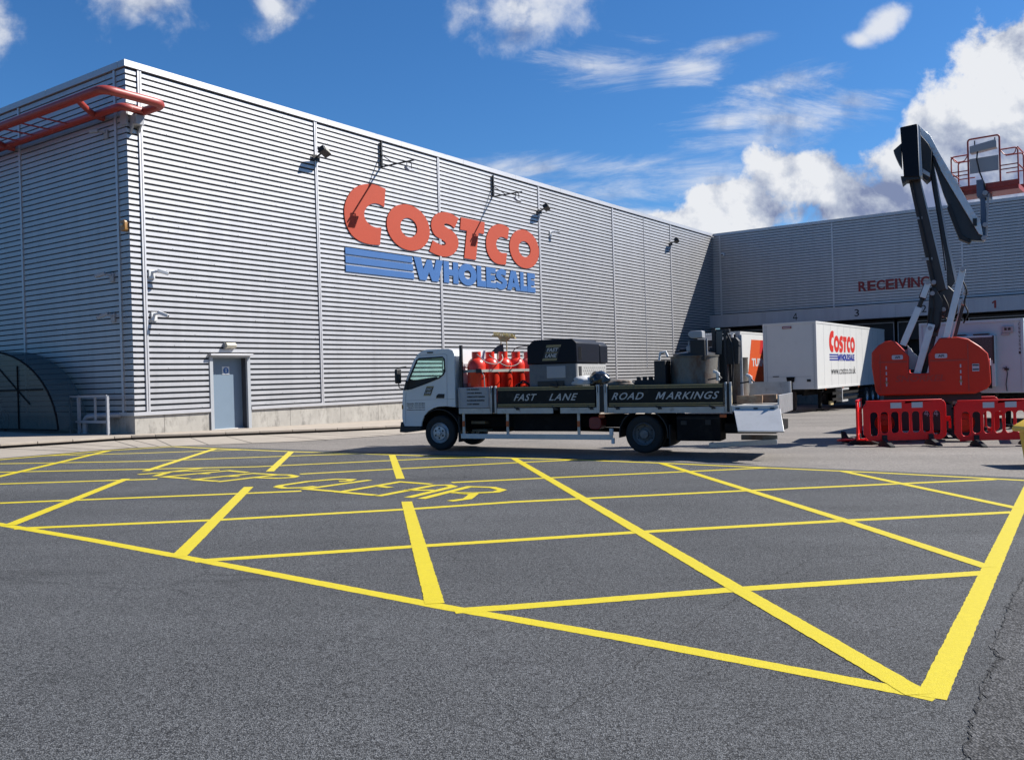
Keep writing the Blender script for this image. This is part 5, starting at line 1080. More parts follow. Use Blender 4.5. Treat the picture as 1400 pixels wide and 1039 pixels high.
# boilers
def pot(x, y, r, h, lab, lid=True):
    o = thing('melting_pot', lab, 'boiler', on_bed(x, y), TA, 'stained steel melting pots at the rear of the bed')
    a = MB(); a.lathe([(0.0, 0.0), (r, 0.0), (r, 0.05), (r*1.01, 0.06), (r*1.01, 0.09), (r, 0.10), (r, h-0.03), (r*1.03, h-0.02), (r*1.03, h), (r*0.95, h), (0.0, h)], 40); a.build('drum', M_POT, o, smooth=40)
    if lid: a = MB(); a.lathe([(r*0.9, h+0.003), (r*0.88, h+0.05), (r*0.3, h+0.10), (0.0, h+0.10)], 30); a.box(-0.05, 0.05, -0.02, 0.02, h+0.1, h+0.15); a.build('lid', M_BLK, o, smooth=40)
    a = MB(); a.box(-r-0.02, -r+0.05, -0.08, 0.08, 0.3, 0.6); a.build('burner_box', M_BLK, o); return o
pot(5.83, 0.62, 0.50, 1.00, 'larger stained steel pot behind the word MARKINGS')
pot(5.95, 1.62, 0.42, 1.04, 'second steel pot, behind and right of the larger one')
pot(6.45, 1.72, 0.28, 0.95, 'rusty pot furthest back at the tail of the bed', False)
def mech(name, lab, cat, x, y, parts):
    o = thing(name, lab, cat, on_bed(x, y), TA)
    for nm, mt, fn, bv in parts:
        a = MB(); fn(a); a.build(nm, mt, o, bevel=bv)
mech('control_cabinet', 'black control cabinet with a grey hood standing over the pots', 'control box', 5.98, 0.30, [
    ('cabinet', M_BLKP, lambda a: a.box(-0.14, 0.16, -0.12, 0.12, 0.90, 1.32), 0.01),
    ('hood', M_GALV, lambda a: a.prism([(-0.17, 1.46), (-0.13, 1.50), (0.12, 1.50), (0.12, 1.35), (-0.10, 1.35), (-0.17, 1.41)], 'Y', -0.14, 0.14), 0.015),
    ('stand', M_GALV, lambda a: (a.bar((-0.19, 0, 1.05), (-0.19, 0, 1.3), 0.03, 0.03, (0, 1, 0)), a.bar((0.18, 0, 1.0), (0.18, 0, 1.34), 0.03, 0.03, (0, 1, 0)), a.box(-0.23, -0.15, -0.06, 0.06, 1.10, 1.2), a.bar((0.0, 0, 0.5), (0.0, 0, 0.92), 0.08, 0.08, (0, 1, 0))), 0)])
mech('hydraulic_mast', 'tall black hydraulic mast between the pots and the tail', 'mast', 6.30, 0.9, [
    ('mast_frame', M_BLK, lambda a: (a.box(-0.14, -0.06, -0.1, 0.1, 0.0, 1.55), a.box(0.10, 0.16, -0.1, 0.1, 0.0, 1.52), a.box(-0.14, 0.22, -0.08, 0.08, 1.46, 1.54), a.box(-0.05, 0.1, -0.03, 0.03, 0.3, 1.3)), 0.008),
    ('panel', mat('mast_panel', (0.10, 0.105, 0.10), 0.5), lambda a: a.prism([(-0.05, 1.02), (0.06, 1.02), (0.09, 1.50), (-0.04, 1.50)], 'Y', -0.12, -0.10), 0),
    ('hose_run', M_BLKP, lambda a: a.tube([(0.18, -0.1, 1.45), (0.28, -0.12, 1.2), (0.30, -0.12, 0.8), (0.25, -0.1, 0.3)], 0.02, 6), 0)])
mech('waste_box', 'black tapered box hung at the rear right of the bed load', 'box', 6.55, 0.95, [
    ('shell', M_BLKP, lambda a: a.prism([(-0.12, 0.80), (0.14, 0.80), (0.16, 1.28), (0.10, 1.36), (-0.10, 1.36), (-0.16, 1.28)], 'Y', -0.12, 0.12), 0.01),
    ('frame', M_GALV, lambda a: (a.bar((0.16, 0.1, 0.0), (0.16, 0.1, 0.9), 0.05, 0.05, (0, 1, 0)), a.bar((0.14, 0.16, 0.9), (0.14, 0.16, 1.42), 0.07, 0.05, (0, 1, 0))), 0.005),
    ('rim', M_BLK, lambda a: a.box(-0.17, 0.17, -0.13, 0.13, 1.18, 1.20), 0)])
mech('black_crate', 'black crate left of the larger melting pot', 'crate', 5.10, 0.3, [('body', M_BLKP, lambda a: a.box(-0.02, 0.22, -0.15, 0.3, 0.0, 0.92), 0.01), ('handle', M_WHITE, lambda a: a.tube([(0.06, 0, 0.93), (0.08, 0, 1.08), (0.2, 0, 1.10), (0.24, 0, 1.0)], 0.03, 8), 0)])
mech('valve_block', 'low black valve block in front of the crate', 'valve block', 4.72, 0.35, [('body', M_BLKP, lambda a: (a.box(-0.1, 0.42, -0.1, 0.2, 0.0, 0.52), [a.cyl((x_, 0, 0.52), (x_, 0, 0.60), 0.05, n=12) for x_ in (-0.03, 0.1, 0.23, 0.35)]), 0.01), ('knob', M_WHITE, lambda a: a.lathe([(0.0, 0.03), (0.03, 0.02), (0.03, 0.0)], 10, 'Z', (0.52, 0, 0.47)), 0)])
mech('burner_head', 'black burner head and pipework over the middle of the big pot', 'burner', 5.62, 0.85, [
    ('pipework', M_BLK, lambda a: (a.tube([(-0.15, 0, 1.02), (-0.15, 0, 1.14), (0.3, 0, 1.14), (0.3, 0, 1.02)], 0.03, 8), a.cyl((0.05, 0, 1.02), (0.05, 0, 1.22), 0.06, n=12), a.cyl((0.35, 0.1, 1.02), (0.35, 0.1, 1.18), 0.10, n=14)), 0),
    ('cover', M_BLKP, lambda a: a.box(0.42, 0.62, -0.1, 0.2, 1.02, 1.12), 0.01)])
mech('steel_frame', 'dark angle iron frame beside the mast at the rear of the load', 'frame', 6.15, 1.2, [
    ('uprights', M_BLK, lambda a: (a.bar((0, 0, 0), (0, 0, 1.44), 0.06, 0.06, (0, 1, 0)), a.bar((0.3, 0, 0), (0.3, 0, 1.44), 0.06, 0.06, (0, 1, 0)), a.bar((0, 0, 1.42), (0.3, 0, 1.42), 0.05, 0.05), a.bar((0, 0, 0.8), (0.3, 0, 1.3), 0.03, 0.03)), 0),
    ('side_panel', M_BLKP, lambda a: a.box(0.02, 0.28, 0.03, 0.05, 0.1, 1.2), 0)])
def hitch(x, y, z, lab):
    o = thing('lever_coupling', lab, 'coupling', (*t2w(x, y), TRZ+z), TA, 'bright metal couplings at the tail'); a = MB()
    a.cyl((0, 0, -0.02), (0, 0, 0.14), 0.04, n=12); a.bar((0, 0, 0.13), (-0.09, 0, 0.17), 0.06, 0.06); a.build('body', M_WHITE, o, bevel=0.01); a = MB(); a.bar((-0.05, 0, 0.15), (0.08, -0.04, 0.02), 0.025, 0.025); a.bar((-0.2, -0.02, 0.0), (0.0, -0.02, 0.03), 0.03, 0.03); a.build('lever', M_BLK, o)
hitch(6.42, 0.04, 1.47, 'bright coupling on top of the side board above the letter S'); hitch(6.98, 0.5, 1.38, 'bright coupling inside the open tail of the bed')
a = MB(); a.box(0.25, 0.75, 0.1, 0.2, 0.0, 0.16); a.box(0.7, 1.0, 0.25, 0.4, 0.0, 0.17); a.box(0.3, 0.95, 0.9, 1.1, 0.0, 0.10); a.box(0.4, 0.95, 1.2, 1.35, 0.0, 0.14); o = a.build('timber_boards', mat('timber', (0.36, 0.22, 0.13), 0.8, 0, 0.4, 9, dirt=(0.55, 0.45, 0.3), dscale=6), None); o.location = on_bed(6.5, 0.1); o.rotation_euler = (0, 0, TA); tag(o, 'short timber boards lying across the open tail of the bed', 'timber')
a = MB(); a.cyl((0, 0, 0), (0, 0, 0.36), 0.035, n=12); o = a.build('yellow_tube', M_WOODL, None); o.location = on_bed(6.60, 0.35); tag(o, 'short pale yellow tube standing at the tail of the bed', 'tube')

# ------------------------------------------------------------------ trailers on the dock
def trailer(name, label, s0, r0, r1, z0, z1, length, group, face=M_WHITE2, side=M_WHITE2, logo_fn=None):
    """box trailer, front face at s0 facing the yard, spanning r0..r1 along the dock"""
    gx, gy = b2w(s0, -(r0+r1)/2); g0 = gz(gx, gy)
    T = thing(name, label, 'trailer', (gx, gy, g0), BR, group); w = r1-r0
    z0 -= g0; z1 -= g0
    a = MB(); a.box(0, length, -w/2, w/2, z0, z1); bo = a.build('body', side, T, bevel=0.02)
    a = MB(); a.box(-0.03, 0.06, -w/2-0.015, -w/2+0.06, z0, z1+0.01); a.box(-0.03, 0.06, w/2-0.06, w/2+0.015, z0, z1+0.01); a.box(-0.03, 0.06, -w/2+0.06, w/2-0.06, z1-0.07, z1+0.01); a.box(0.06, length, -w/2-0.015, -w/2+0.04, z1-0.09, z1+0.012); a.box(0.06, length, -w/2-0.012, -w/2+0.04, z0, z0+0.10)
    a.box(0.06, length, w/2-0.04, w/2+0.015, z1-0.09, z1+0.012); a.build('edge_trim', face, T, bevel=0.006)
    a = MB(); 
    for y in (-0.5, 0.4): a.box(0.4, length-0.3, y, y+0.1, z0-0.32, z0-0.01)
    a.box(0.2, 1.6, -0.6, 0.6, z0-0.12, z0-0.01); a.box(length-4.6, length-0.4, -0.9, 0.9, z0-0.45, z0-0.3)
    for x in (1.0, 3.2, 5.5, 7.6): a.box(x, x+0.1, -w/2+0.05, w/2-0.05, z0-0.16, z0-0.02)
    a.build('chassis', M_CHAS, T)
    for y in (-0.75, 0.65):
        a = MB(); a.box(2.3, 2.45, y, y+0.14, 0.10, z0-0.1); a.box(2.2, 2.55, y-0.08, y+0.22, 0.0, 0.05); a.bar((2.4, y+0.07, 0.5), (3.2, y+0.07, z0-0.2), 0.06, 0.06); a.build('landing_leg', M_CHAS, T)
    for k, x in enumerate((length-4.3, length-3.0, length-1.7)):
        for sgn in (-1, 1):
            a = MB(); yc = sgn*(w/2-0.22); R_ = min(0.5, z0/2-0.02)
            a.lathe([(R_*0.55, yc-0.17), (R_*0.9, yc-0.19), (R_, yc-0.13), (R_, yc+0.13), (R_*0.9, yc+0.19), (R_*0.55, yc+0.17)], 28, 'Y', (x, 0, R_)); wh = a.build('wheel', M_RUB, T, smooth=35)
            a = MB(); a.lathe([(R_*0.56, yc+sgn*0.16), (R_*0.5, yc+sgn*0.08), (R_*0.2, yc+sgn*0.10), (0.0, yc+sgn*0.16)], 24, 'Y', (x, 0, R_)); a.build('rim', M_STEEL, wh, smooth=35)
    a = MB(); a.box(2.6, length-4.9, -w/2+0.02, -w/2+0.06, 0.45, 0.58); a.box(2.6, length-4.9, -w/2+0.02, -w/2+0.06, 0.75, 0.88); a.build('side_guard', M_CHAS, T)
    return T, z0, z1, w, length
grp = 'white trailers backed on to the dock'
T1, z0, z1, w, LN = trailer('box_trailer', 'white box trailer with red and blue store logo on its sunlit side', 27.89, 9.14, 11.69, 0.66, 3.875, 13.9, grp)
# front face details
a = MB(); a.box(-0.012, -0.002, -w/2+0.25, w/2-0.12, z0+0.60, z0+0.612); a.box(-0.012, -0.002, w/2-0.16, w/2-0.148, z0+0.04, z1-0.1); a.box(-0.012, -0.002, -w/2+0.12, -w/2+0.132, z0+0.04, z1-0.1)
for k in range(22): a.box(-0.016, -0.002, -w/2+0.17, -w/2+0.19, z0+0.2+k*0.13, z0+0.215+k*0.13)
a.build('face_seam', M_BOXG, T1)
a = MB(); a.prism([(-0.18, z0+0.36), (0.14, z0+0.36), (0.18, z0+0.60), (-0.22, z0+0.60)], 'X', -0.07, -0.012); a.box(-0.05, -0.014, -0.10, 0.06, z0+0.02, z0+0.36); a.build('airline_coupling', M_CHAS, T1)
a = MB(); a.box(-0.03, -0.004, -w/2+0.30, -w/2+0.48, z0+0.36, z0+0.48); a.box(-0.02, -0.004, 0.55, 0.85, z0+0.62, z0+0.66); a.build('face_plate', M_BLKP, T1)
a = MB(); a.box(-0.03, -0.004, -0.12, 0.32, z1-0.28, z1-0.17); rp_ = a.build('maker_plate', M_RED_TXT, T1); a = MB(); a.box(-0.036, -0.031, -0.08, 0.28, z1-0.245, z1-0.205); a.build('plate_stripe', M_REFL, rp_)
a = MB()
for k in range(1, 11): a.box(k*1.22, k*1.22+0.012, -w/2-0.0035, -w/2, z0+0.12, z1-0.1)
a.build('side_joint', M_BOXG, T1)
a = MB()
for k in range(46): a.cyl((0.2+k*0.295, -w/2-0.02, z0+0.05), (0.2+k*0.295, -w/2-0.012, z0+0.05), 0.012, n=6)
a.build('rivet_row', M_BOXG, T1)
for k in range(4): a = MB(); a.box(1.2+k*3.1, 1.32+k*3.1, -w/2-0.035, -w/2-0.012, z0-0.06, z0-0.01); a.build('side_marker', M_ORANGE, T1)
# side logo (faces -n : local -y, x runs along +s)
XL = FX((0, -w/2-0.005, 0), (1, 0, 0), (0, 0, 1))
def scaled(lp, x0, x1, z0_, z1_, sx0=8.72, sx1=21.96, sz0=6.88, sz1=9.24): return [(x0+(x-sx0)/(sx1-sx0)*(x1-x0), z0_+(z-sz0)/(sz1-sz0)*(z1_-z0_)) for x, z in lp]
gx0 = 2.15; gx1 = 7.0; zb = 1.55+0.0
g0T = T1.location.z
for lp, nm in logo: plate([scaled(q_, gx0, gx1, 2.43-g0T, 3.50-g0T) for q_ in lp], 0.004, XL, 'logo_letter', M_LETR, T1)
for k in range(3): plate([[(gx0, 2.02+k*0.125-g0T), (gx0+1.5, 2.02+k*0.125-g0T), (gx0+1.5, 2.09+k*0.125-g0T), (gx0, 2.09+k*0.125-g0T)]], 0.004, XL, 'logo_stripe', M_LETB, T1)
for ch, a_, b_ in wx: plate([scaled(q_, gx0, gx1, 2.0-g0T, 2.35-g0T, sz0=5.74, sz1=6.66) for q_ in block(ch, a_, b_, 5.74, 6.66)], 0.004, XL, 'logo_letter', M_LETB, T1)
text('www.costco.co.uk', XL, (gx0+0.2, gx1, 1.32-g0T, 1.70-g0T), 'web_address', M_LETK, T1, depth=0.004, offset=0.0)
a = MB(); wy = -w/2-0.02; hx = 4.2; a.box(hx, hx+0.1, wy, wy+0.3, -0.2+0.1+0.45, 1.05); a.box(hx+0.1, hx+1.3, wy, wy+0.3, 0.95, 1.05); a.box(hx+0.1, hx+1.1, wy, wy+0.3, 0.35, 0.45); a.build('pallet_carrier_frame', M_ALUW, T1)
a = MB(); a.box(2.5, 3.0, -w/2+0.1, -w/2+0.2, 0.25, 0.42); a.prism([(0.1, 0.35), (0.35, 0.3), (0.42, 0.5), (0.2, 0.58)], 'X', 0.9, 1.0); a.build('marker_plate', M_WOODL, T1)
a = MB(); a.box(0.2, 0.4, -0.15, 1.15, 0.15, z0-0.05); a.build('board_screen', mat('brown_ply', (0.05, 0.028, 0.018), 0.7), T1)

T2, z0, z1, w, LN = trailer('box_trailer', 'refrigerated trailer with orange livery block behind the loaded truck', 33.9, 3.15, 5.70, 0.35, 3.86, 9.6, grp)
g0T = T2.location.z
a = MB(); a.prism([(-0.45, z1-2.0), (-0.45, z1-0.5), (-0.36, z1-0.14), (0, z1-0.14), (0, z1-2.2), (-0.3, z1-2.2)], 'Y', -1.0, 1.0) ; fr = a.build('fridge_unit', M_BLKP, T2, bevel=0.03)
a = MB(); a.box(-0.47, -0.36, -1.02, 1.02, z1-0.42, z1-0.16); a.box(-0.36, 0.0, -1.02, 1.02, z1-0.14, z1-0.10); a.build('fridge_cowl', M_WHITE, fr, bevel=0.01)
a = MB(); a.box(-0.47, -0.452, -0.75, 0.75, z1-1.8, z1-0.8); a.build('fridge_grille', M_BOXG, fr)
a = MB(); a.box(-0.10, -0.003, -w/2+0.02, -w/2+0.20, z1-1.3, z1-0.03); 
a.build('lamp_column', M_GALV, T2)
XL2 = FX((0, -w/2-0.005, 0), (1, 0, 0), (0, 0, 1))
zz = lambda z: z-g0T
plate([[(0.95, zz(0.97)), (5.6, zz(0.97)), (5.6, zz(3.44)), (1.75, zz(3.44))]], 0.006, XL2, 'livery_block', M_ORSLAB, T2)
plate([[(0.94, zz(0.97)), (5.61, zz(0.97)), (5.61, zz(2.0)), (1.27, zz(2.0))]], 0.006, XL2 @ Matrix.Translation((0, 0, 0.003)), 'livery_block', M_ORSLAB, T2)
plate([[(3.05, zz(2.62)), (5.6, zz(2.62)), (5.6, zz(3.44)), (3.3, zz(3.44))]], 0.006, XL2 @ Matrix.Translation((0, 0, 0.003)), 'livery_block', M_ORSLAB2, T2)
text('TURNERS', XL2 @ Matrix.Translation((0, 0, 0.006)), (1.72, 5.2, zz(1.88), zz(2.36)), 'livery_text', M_LETW, T2, depth=0.006, offset=0.04)
a = MB(); a.box(-0.02, -0.002, -w/2+0.06, -w/2+0.075, z0+0.1, z1-0.2); a.box(-0.02, -0.002, -w/2+0.3, w/2-0.1, z1-2.6, z1-2.59); a.build('face_seam', M_BOXG, T2)

T3, z0, z1, w, LN = trailer('reefer_trailer', 'white refrigerated box with a condenser grille at the right edge of the picture', 14.0, 18.82, 21.54, 0.75, 2.86, 12.0, grp, M_REEF, M_REEF)
a = MB(); cy = -0.3+0.28
# condenser unit: r from 19.9 to 21.2 -> local y = -(r - mid)
mid_ = (18.82+21.54)/2; ly = lambda r: -(r-mid_)
g0T = T3.location.z; zz = lambda z: z-g0T
a.box(-0.32, 0.0, ly(20.85), ly(19.45), zz(0.95), zz(2.42)); cu_ = a.build('condenser_unit', M_REEF, T3, bevel=0.02)
a = MB(); a.box(-0.332, -0.322, ly(20.80), ly(20.14), zz(1.70), zz(2.36)); gr = a.build('grille', mat('grille_dark', (0.07, 0.07, 0.075), 0.6), cu_)
a = MB()
for i in range(9):
    for j in range(9): a.lathe([(0.028, -0.338), (0.028, -0.333)], 6, 'X', (0, ly(20.78)+0.04+i*0.073+(0.036 if j % 2 else 0), zz(1.74)+j*0.073))
a.build('grille_mesh', M_BOXG, gr)
a = MB(); a.box(-0.30, -0.05, ly(20.70), ly(20.30), zz(2.43), zz(2.47)); a.box(-0.30, -0.05, ly(20.1), ly(19.75), zz(2.43), zz(2.47)); a.box(-0.334, -0.322, ly(20.0), ly(19.5), zz(2.1), zz(2.3)); a.build('vent', M_BLK, cu_)
a = MB(); a.box(-0.36, -0.322, ly(20.84), ly(20.80), zz(1.6), zz(2.40)); a.build('edge_bar', M_BLKP, cu_)
a = MB(); a.box(-0.08, 0.0, ly(21.30), ly(21.02), zz(2.47), zz(2.66)); a.box(-0.06, 0.0, ly(21.20), ly(21.0), zz(2.40), zz(2.47)); nb = a.build('junction_box', M_GALV, T3, bevel=0.015)
a = MB(); a.box(-0.09, -0.081, ly(21.24), ly(21.17), zz(2.54), zz(2.61)); a.box(-0.09, -0.081, ly(21.14), ly(21.08), zz(2.54), zz(2.61)); a.build('switch', M_BLK, nb)
for k, ch in enumerate('C59V2541'): text(ch, FX((-0.004, 0, 0), (0, -1, 0), (0, 0, 1)), (-ly(21.42), -ly(21.42)+0.05, zz(2.66)-k*0.115, zz(2.66)-k*0.115+0.075), 'vertical_text', M_LETK, T3, depth=0.004)
a = MB(); a.tube([(-0.02, ly(21.0), zz(1.45)), (-0.03, ly(21.1), zz(1.5)), (-0.02, ly(21.12), zz(1.3)), (-0.03, ly(21.08), zz(1.0)), (-0.02, ly(21.10), zz(0.8))], 0.012, 6); a.box(-0.05, 0.0, ly(21.16), ly(21.05), zz(1.40), zz(1.46)); a.build('cable', M_BLK, T3)

# ------------------------------------------------------------------ boom lift
LX, LY = 10.72, 22.6
lz = gz(LX, LY)
TH0 = math.atan2(LX, LY); DL = math.hypot(LX, LY)
BLF = thing('boom_lift', 'large red articulated boom lift with raised dark boom inside the barriers', 'boom lift', (LX, LY, lz), -TH0)
# body coordinates: x relative to LX, z absolute -> z - lz. numbers measured at 22.6 m
k_ = 22.6/22.0
def bloc(x, z, y=0.0):
    t = (DL+y)/(x*math.sin(TH0)+22*math.cos(TH0)); lx = t*(x*math.cos(TH0)-22*math.sin(TH0)); return lx, 1.55+t*(z-1.55)-lz
def bx(x, y=0.0): return bloc(x, 2, y)[0]
def bz(z, x=10.4, y=0.0): return bloc(x, z, y)[1]
side = [(8.83, 1.95), (9.0, 2.12), (9.17, 2.21), (9.38, 2.23), (9.74, 1.84), (9.72, 1.41), (10.22, 1.40), (10.22, 1.86), (10.50, 2.26), (10.95, 2.27), (11.2, 2.22), (11.5, 2.02), (11.68, 1.85), (11.72, 1.6), (11.74, 1.1), (11.64, 0.98), (11.35, 0.87), (8.98, 0.88), (8.90, 1.0), (8.82, 1.6)]
side = [bloc(x, z, -0.15) for x, z in side]
pl_ = plate([side], 1.7, FX((0, 0.85-0.15, 0), (1, 0, 0), (0, 0, 1)), 'turntable_cover', M_LIFT, BLF, bevel=0.09)
yF = -0.155
for (x0, x1, z0_, z1_) in ((9.0, 9.70, 1.68, 1.72), (10.26, 11.15, 1.68, 1.72)):
    a = MB(); a.box(bx(x0), bx(x1), yF-0.003, yF+0.01, bz(z0_), bz(z1_)); a.build('cover_gap', M_LIFTD, BLF)
for u0_, u1_, v0_, v1_ in ((11.17, 11.20, 0.95, 2.1), (9.03, 9.05, 1.0, 1.9)): a = MB(); a.box(bx(u0_), bx(u1_), yF-0.003, yF+0.01, bz(v0_), bz(v1_)); a.build('cover_gap', M_LIFTD, BLF)
for x0, x1 in ((9.33, 9.60), (10.38, 10.68)):
    a = MB(); a.prism(rrect(bx(x0), bx(x1), bz(1.76), bz(1.87), 0.03), 'Y', yF-0.012, yF); st_ = a.build('hire_sticker', M_REFL, BLF); text('AFI', FX((0, yF-0.013, 0), (1, 0, 0), (0, 0, 1)), (bx(x0)+0.07, bx(x1)-0.07, bz(1.785), bz(1.845)), 'sticker_text', M_LETK, st_, depth=0.004, offset=0.03)
text('SNORKEL', FX((0, yF-0.001, 0), (1, 0, 0), (0, 0, 1)), (bx(9.40), bx(10.62), bz(1.20), bz(1.36)), 'cover_text', M_LIFTD, BLF, depth=0.004, offset=0.03, shear=0.2)
for xc in (9.17, 10.98):
    a = MB()
    for k in range(4): a.box(bx(xc), bx(xc)+0.03, yF-0.006, yF-0.002, bz(1.52-k*0.14), bz(1.60-k*0.14))
    a.build('white_dash', M_REFL, BLF); a = MB(); a.prism([(bx(xc)-0.03, bz(1.17)), (bx(xc)+0.06, bz(1.17)), (bx(xc)+0.015, bz(1.25))], 'Y', yF-0.008, yF-0.003); a.build('warning_triangle', M_GOLD, BLF)
a = MB(); a.box(bx(11.28), bx(11.45), yF-0.01, yF-0.002, bz(1.42), bz(1.60)); q_ = a.build('side_label', M_REFL, BLF); a = MB(); a.box(bx(11.29), bx(11.44), yF-0.014, yF-0.0105, bz(1.45), bz(1.48)); a.box(bx(11.29), bx(11.44), yF-0.014, yF-0.0105, bz(1.55), bz(1.58)); a.build('label_bars', M_LETK, q_)
xe = bx(11.745)
a = MB(); a.box(xe-0.02, xe+0.012, 0.25, 0.75, bz(1.45), bz(1.72)); a.build('end_label', M_REFL, BLF, bevel=0.02); a = MB(); a.box(xe-0.05, xe+0.02, 0.05, 0.15, bz(1.0), bz(1.55)); a.box(xe-0.05, xe+0.02, 0.95, 1.1, bz(1.0), bz(1.55)); a.build('end_vent', M_DARKIN, BLF, bevel=0.01)
a = MB(); a.box(bx(9.1), bx(11.5), 0.1, 1.4, bz(0.70), bz(0.90)); a.lathe([(0.55, 0.0), (0.55, 0.28)], 32, 'Z', (bx(10.2), 0.75, bz(0.45))); a.build('turntable', M_BLK, BLF)
# chassis with wheels
cx0, cx1 = 8.95, 11.6
a = MB(); a.box(bx(9.45), bx(10.75), -0.05, 2.0, 0.25, 0.92); a.box(bx(9.1), bx(11.2), 0.2, 0.45, 0.35, 0.6); a.box(bx(9.1), bx(11.2), 1.3, 1.55, 0.35, 0.6); ch_ = a.build('chassis', M_BLK, BLF, bevel=0.02)
for u_ in (10.08, 10.315): glyph('4', FX((0, -0.053, 0), (1, 0, 0), (0, 0, 1)), (bx(u_), bx(u_+0.105), 0.62, 0.80), 'chassis_text', M_GALV, ch_)
text('X', FX((0, -0.053, 0), (1, 0, 0), (0, 0, 1)), (bx(10.195), bx(10.305), 0.62, 0.80), 'chassis_text', M_GALV, ch_, depth=0.004, offset=0.01)
for xx in (9.10, 11.05):
    for yy in (0.15, 1.75):
        a = MB(); a.lathe([(0.24, yy-0.15), (0.42, yy-0.17), (0.45, yy-0.12), (0.45, yy-0.04), (0.43, yy-0.03), (0.43, yy+0.03), (0.45, yy+0.04), (0.45, yy+0.12), (0.42, yy+0.17), (0.24, yy+0.15)], 30, 'Y', (bx(xx), 0, 0.45)); wh = a.build('wheel', M_RUB, BLF, smooth=35)
        a = MB(); a.lathe([(0.25, yy-0.13), (0.22, yy-0.06), (0.09, yy-0.08), (0.08, yy-0.14), (0, yy-0.14)], 24, 'Y', (bx(xx), 0, 0.45)); a.build('rim', M_LIFT, wh, smooth=35)
# boom parts. P(x, z, y): measured picture plane metres at 22 m
def Pb(x, z, y=0.6): q_ = bloc(x, z, y); return Vector((q_[0], y, q_[1]))
def beam(nm, p, q_, w_, h_, mt, y=0.6, edge=None, bevel=0.01, parent=None):
    a = MB(); A, B = Pb(*p, y), Pb(*q_, y); a.bar(A, B, w_, h_, (Vector((0, 1, 0)).cross((B-A).normalized())))
    o = a.build(nm, mt, parent or BLF, bevel=bevel)
    return o
# lower twin struts (silver), main riser, parallel arm, upper boom, knuckle
beam('lower_link', (9.60, 2.10), (10.02, 3.02), 0.13, 0.16, M_STRUT, 0.05)
a = MB(); a.cyl(Pb(10.02, 3.02, 0.05), Pb(10.24, 3.55, 0.05), 0.055); a.build('ram_body', M_BLK, BLF); a = MB(); a.cyl(Pb(10.10, 3.22, 0.05), Pb(10.24, 3.56, 0.05), 0.085); a.build('ram_sleeve', M_NAVY, BLF)
beam('lower_link', (10.12, 3.25), (10.26, 3.60), 0.12, 0.14, M_STRUT, 0.02)
beam('lower_link', (10.62, 2.10), (11.12, 3.92), 0.13, 0.15, M_STRUT, -0.02)
beam('lower_link', (10.80, 2.10), (11.10, 3.10), 0.08, 0.09, M_STRUT, 0.9)
beam('lower_link', (10.86, 2.2), (11.12, 3.10), 0.07, 0.08, M_BOOM, 0.6)
beam('centre_link', (9.90, 1.30), (10.32, 2.60), 0.16, 0.17, M_STRUT, 0.1)
beam('centre_link', (10.08, 1.35), (10.44, 2.55), 0.16, 0.12, M_BOOM, 0.45)
beam('side_plate', (9.72, 2.0), (9.98, 1.45), 0.30, 0.16, M_GALV, 0.55)
a = MB(); a.prism([(bx(9.70), bz(2.12)), (bx(9.82), bz(1.95)), (bx(10.05), bz(1.75)), (bx(10.0), bz(1.5)), (bx(9.74), bz(1.5))], 'Y', 0.3, 0.7); a.build('pivot_plate', M_BOOMG, BLF)
# knee block at the foot of the riser
knee = [(10.28, 2.62), (10.22, 2.9), (10.30, 3.55), (10.42, 3.72), (10.70, 3.42), (10.98, 3.35), (11.0, 3.0), (10.82, 2.75), (10.5, 2.62)]
a = MB(); a.prism([(bx(x), bz(z)) for x, z in [(10.18, 2.35), (10.30, 3.5), (10.44, 3.5), (10.60, 3.2), (10.58, 2.75), (10.46, 2.30)]], 'Y', 0.15, 0.30); a.build('knee_plate', M_BOOM, BLF, bevel=0.01)
a = MB(); a.prism([(bx(x), bz(z)) for x, z in [(10.50, 2.85), (10.45, 3.35), (10.75, 3.55), (11.0, 3.3), (10.98, 2.9), (10.8, 2.7)]], 'Y', 0.35, 0.95); a.build('knee_casting', M_BOOM, BLF, bevel=0.02)
a = MB(); 
for x, z, y in ((10.36, 3.35, 0.12), (10.62, 2.95, 0.3), (10.52, 3.15, 0.3), (11.12, 3.92, -0.10), (11.12, 3.1, 0.2), (11.18, 3.35, 0.2), (10.28, 2.5, 0.1), (10.40, 3.62, 0.1), (10.25, 3.62, 0)):
    a = MB(); p = Pb(x, z, y); a.cyl(p+Vector((0, -0.09, 0)), p+Vector((0, 0.25, 0)), 0.055, n=14); a.build('pivot_pin', M_GALV, BLF)
a = MB()
for pts in ([(10.34, 3.5), (10.40, 3.1), (10.35, 2.7), (10.42, 2.45), (10.52, 2.6)], [(10.30, 3.0), (10.24, 2.65), (10.36, 2.42), (10.5, 2.5), (10.56, 2.9)], [(11.08, 3.7), (11.2, 3.4), (11.14, 3.1), (11.22, 2.85), (11.1, 2.6)], [(10.62, 3.3), (10.74, 3.0), (10.66, 2.75), (10.85, 2.65)]):
    P = [Pb(x, z, 0.1) for x, z in pts]; cc = []
    for i in range(len(P)-1):
        p0 = P[max(i-1, 0)]; p1 = P[i]; p2 = P[i+1]; p3 = P[min(i+2, len(P)-1)]
        for j in range(5):
            t = j/5; cc.append(0.5*((2*p1)+(-p0+p2)*t+(2*p0-5*p1+4*p2-p3)*t*t+(-p0+3*p1-3*p2+p3)*t**3))
    a.tube(cc+[P[-1]], 0.022, 6)
a.build('hydraulic_hose', M_BLKP, BLF, smooth=60)
